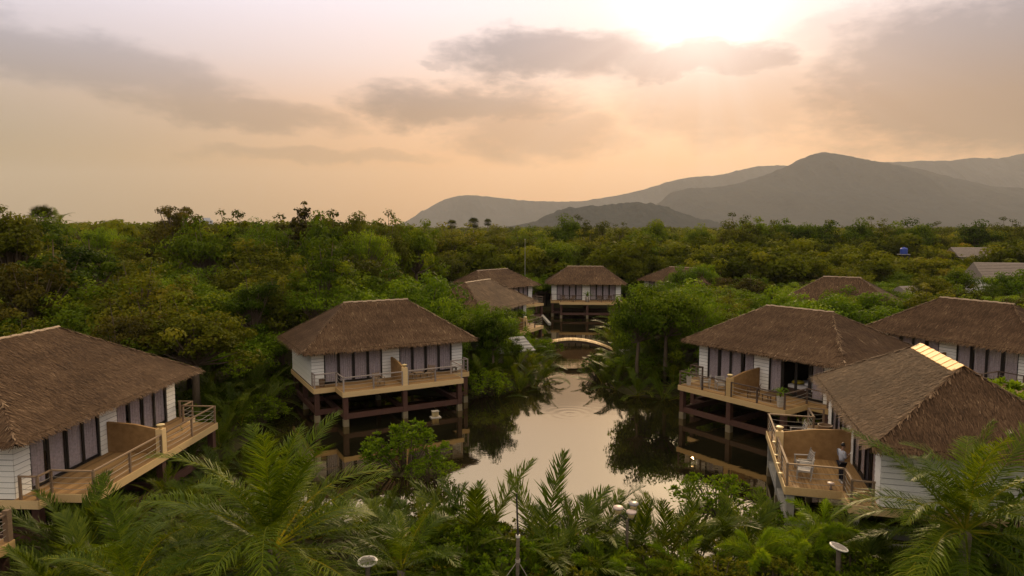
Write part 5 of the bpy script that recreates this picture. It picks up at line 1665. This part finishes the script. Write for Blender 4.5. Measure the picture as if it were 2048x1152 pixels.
# fan palms: round heads of stiff fan leaves
vf, ff = [], []
rngf = np.random.default_rng(77)
fan = MB()
for k in range(16):
    a0 = -1.5 + 3.0 * k / 16; a1 = -1.5 + 3.0 * (k + .8) / 16; am = (a0 + a1) / 2
    fan.add([(0, 0, 0), (.75 * math.cos(a0), .75 * math.sin(a0), .06), (1.25 * math.cos(am), 1.25 * math.sin(am), -.06), (.75 * math.cos(a1), .75 * math.sin(a1), .06)], [(0, 1, 2, 3)])
fan.bar((-.9, 0, .0), (0, 0, 0), .05, .05)
FAN = fan.mesh('fan_leaf', M['leaf_olive'])
def fan_palm(label, x, y, top, r_, n=46):
    t_ = empty('fan_palm', (x, y, .2)); tag(t_, label, 'palm', 'fan palms on the skyline')
    MB().tube([(0, 0, -.3), (.1, 0, top * .5), (0, 0, top)], [.22, .18, .17], 8).build('trunk', M['palm_bark'], t_, True)
    for i in range(n):
        z_ = 1 - 1.75 * (i + .5) / n; a_ = i * 2.4
        d_ = Vector((math.sqrt(max(0, 1 - z_ * z_)) * math.cos(a_), math.sqrt(max(0, 1 - z_ * z_)) * math.sin(a_), z_))
        o_ = link('fan_leaf', FAN, t_, tuple(Vector((0, 0, top)) + d_ * r_ * .62))
        o_.rotation_euler = d_.to_track_quat('X', 'Z').to_euler(); o_.scale = (r_ * .5,) * 3
fan_palm('round-headed fan palm on the skyline left of centre, larger of two', -14.6, 260, 14.2, 2.2)
fan_palm('round-headed fan palm on the skyline left of centre, smaller of two', -10.6, 300, 14.6, 1.8)
fan_palm('fan palm left of the two round-headed palms on the skyline', -21.5, 245, 13.6, 1.9, 36)
fan_palm('dark fan palm head on the far left skyline beside the small coconut palm', -76.5, 112, 14.2, 2.3)
fan_palm('short fan palm among the trees right of the near hill', 50.0, 230, 11.5, 2.0, 36)

# ------------------------------------------------------------------ bushes
def bush_proto(seed, H, r_, nst, nleaf, size, mname):
    """stems ending in leaf rosettes"""
    rng = np.random.default_rng(seed)
    st_ = MB(); cs = []; outs = []
    for i in range(nst):
        a = rng.uniform(0, 6.28); q = math.sqrt(rng.random()) * r_
        hh = H * (1 - .45 * (q / r_) ** 2) * rng.uniform(.72, 1.0)
        tip = np.array([q * math.cos(a), q * math.sin(a), hh])
        st_.tube([(tip[0] * .15, tip[1] * .15, -.3), (tip[0] * .7, tip[1] * .7, hh * .55), tuple(tip)], [.03, .02, .008], 4, False)
        nl = nleaf // nst
        d = rng.normal(0, 1, (nl, 3)); d[:, 2] = np.abs(d[:, 2]) * .6 - .1; d /= np.linalg.norm(d, axis=1)[:, None]
        c = tip + d * size * .55 * rng.uniform(.6, 1.2, (nl, 1)); kdn = rng.random(nl) < .45
        c[kdn, 2] -= rng.random(kdn.sum()) * hh * .6; c[kdn, :2] += rng.normal(0, .16, (kdn.sum(), 2))
        cs.append(c); outs.append(d)
    c = np.concatenate(cs); d = np.concatenate(outs)
    c[:, 2] = np.clip(c[:, 2], .05, None)
    # leaves point outward from the stem tip
    n = len(c); ax = d; nr = np.cross(ax, rng.normal(0, 1, (n, 3))); nr[:, 2] += .3; nr -= ax * (nr * ax).sum(1)[:, None]; nr /= np.linalg.norm(nr, axis=1)[:, None]
    sd = np.cross(nr, ax); s = (size * rng.uniform(.7, 1.2, n))[:, None]
    v = np.stack([c - ax * s * .5, c + sd * s * .2 + ax * s * .1, c + ax * s * .5, c - sd * s * .2 + ax * s * .1], 1).reshape(-1, 3)
    return st_.mesh('stems', M['bark'], True), quad_mesh('foliage', v, M[mname], np.clip(rng.normal(.5, .17, n), 0, 1))


BP = [bush_proto(900, 2.7, 2.3, 52, 2300, .30, 'leaf_fresh'), bush_proto(901, 1.5, 1.9, 60, 3200, .17, 'leaf_fresh'), bush_proto(902, 1.6, 1.3, 46, 2200, .15, 'leaf_green'), bush_proto(903, 1.4, 1.4, 46, 2200, .13, 'leaf_olive')]


def bush(k, label, group, x, y, s=1.0, z=None):
    t_ = empty('bush', (x, y, (max(gz(x, y), -.15) if z is None else z)), rs.uniform(0, 6.28), s); tag(t_, label, 'bush', group)
    link('stems', BP[k][0], t_); link('foliage', BP[k][1], t_)


bush(0, 'leafy mangrove bush on a mud bank before the stilts left of the bridge', None, -5.9, 36.9, 1.0, .0)
bush(1, 'low sprawling bush on the mud, right in front of the leafy mangrove', None, -4.3, 35.4, .8, .0)
bush(1, 'fresh green bush in the water left of the near right deck', None, 9.8, 31.4, 1.12, .05)
bush(1, 'bush growing between the fresh green bush and the pale deck pillar', None, 11.0, 28.9, .8, .0)
bush(0, 'tall leafy bush at the right edge behind the big right coconut palm', None, 18.6, 24.0, 1.45)
bush(0, 'leafy bush at the right edge right of the seated person', None, 27.5, 38.5, 1.6)
for i in range(70):
    for _ in range(40):
        y = rs.uniform(40, 100); x = rs.uniform(-.7, .7) * y
        sd = sdp(x, y)
        if .2 < sd < 7 and not blocked(x, y, .4) and not hides(x, y, 1.2, 1.7):
            side = 'left' if x < 4 else 'right'
            bush(rs.choice((1, 2, 2, 3)), 'low bush in the undergrowth along the %s side of the water' % side, 'undergrowth bushes on the %s side' % side, x, y, rs.uniform(.8, 1.35))
            break
for i in range(46):
    x, y = (rs.uniform(-14, 17), rs.uniform(17.5, 25)) if i < 20 else (rs.uniform(-4, 12.5), rs.uniform(21.5, 25.8))
    where = 'left of the guyed pole' if x < .2 else 'between the guyed pole and the triple lamp' if x < 4.2 else 'right of the triple lamp'
    bush(rs.choice((1, 2, 3)), 'low bush under the foreground palms ' + where, 'foreground bushes ' + where, x, y, rs.uniform(.7, 1.15) if i < 20 else rs.uniform(1.0, 1.5))

# ------------------------------------------------------------------ ground cover: ferns and litter over the banks, uncountable
rngg = np.random.default_rng(31)
n = 60000
gyv = 16 + 70 * rngg.random(n) ** 1.3; gxv = rngg.uniform(-.8, .8, n) * (gyv + 6)
gzv = ground_z(gxv, gyv)
keep = gzv > .02
gxv, gyv, gzv = gxv[keep], gyv[keep], gzv[keep]
cen = np.stack([gxv, gyv, gzv + rngg.random(len(gxv)) ** 2 * .5 + .03], 1)
v = leaf_quads(cen, np.tile([0, 0, .4], (len(cen), 1)), .34, rngg, -.6, .28)
tag(link('ground_cover', quad_mesh('ground_cover', v, M['leaf_green'], np.clip(rngg.normal(.4, .2, len(cen)), 0, 1))), 'low ferns and grass covering the banks', 'ground cover', kind='stuff')
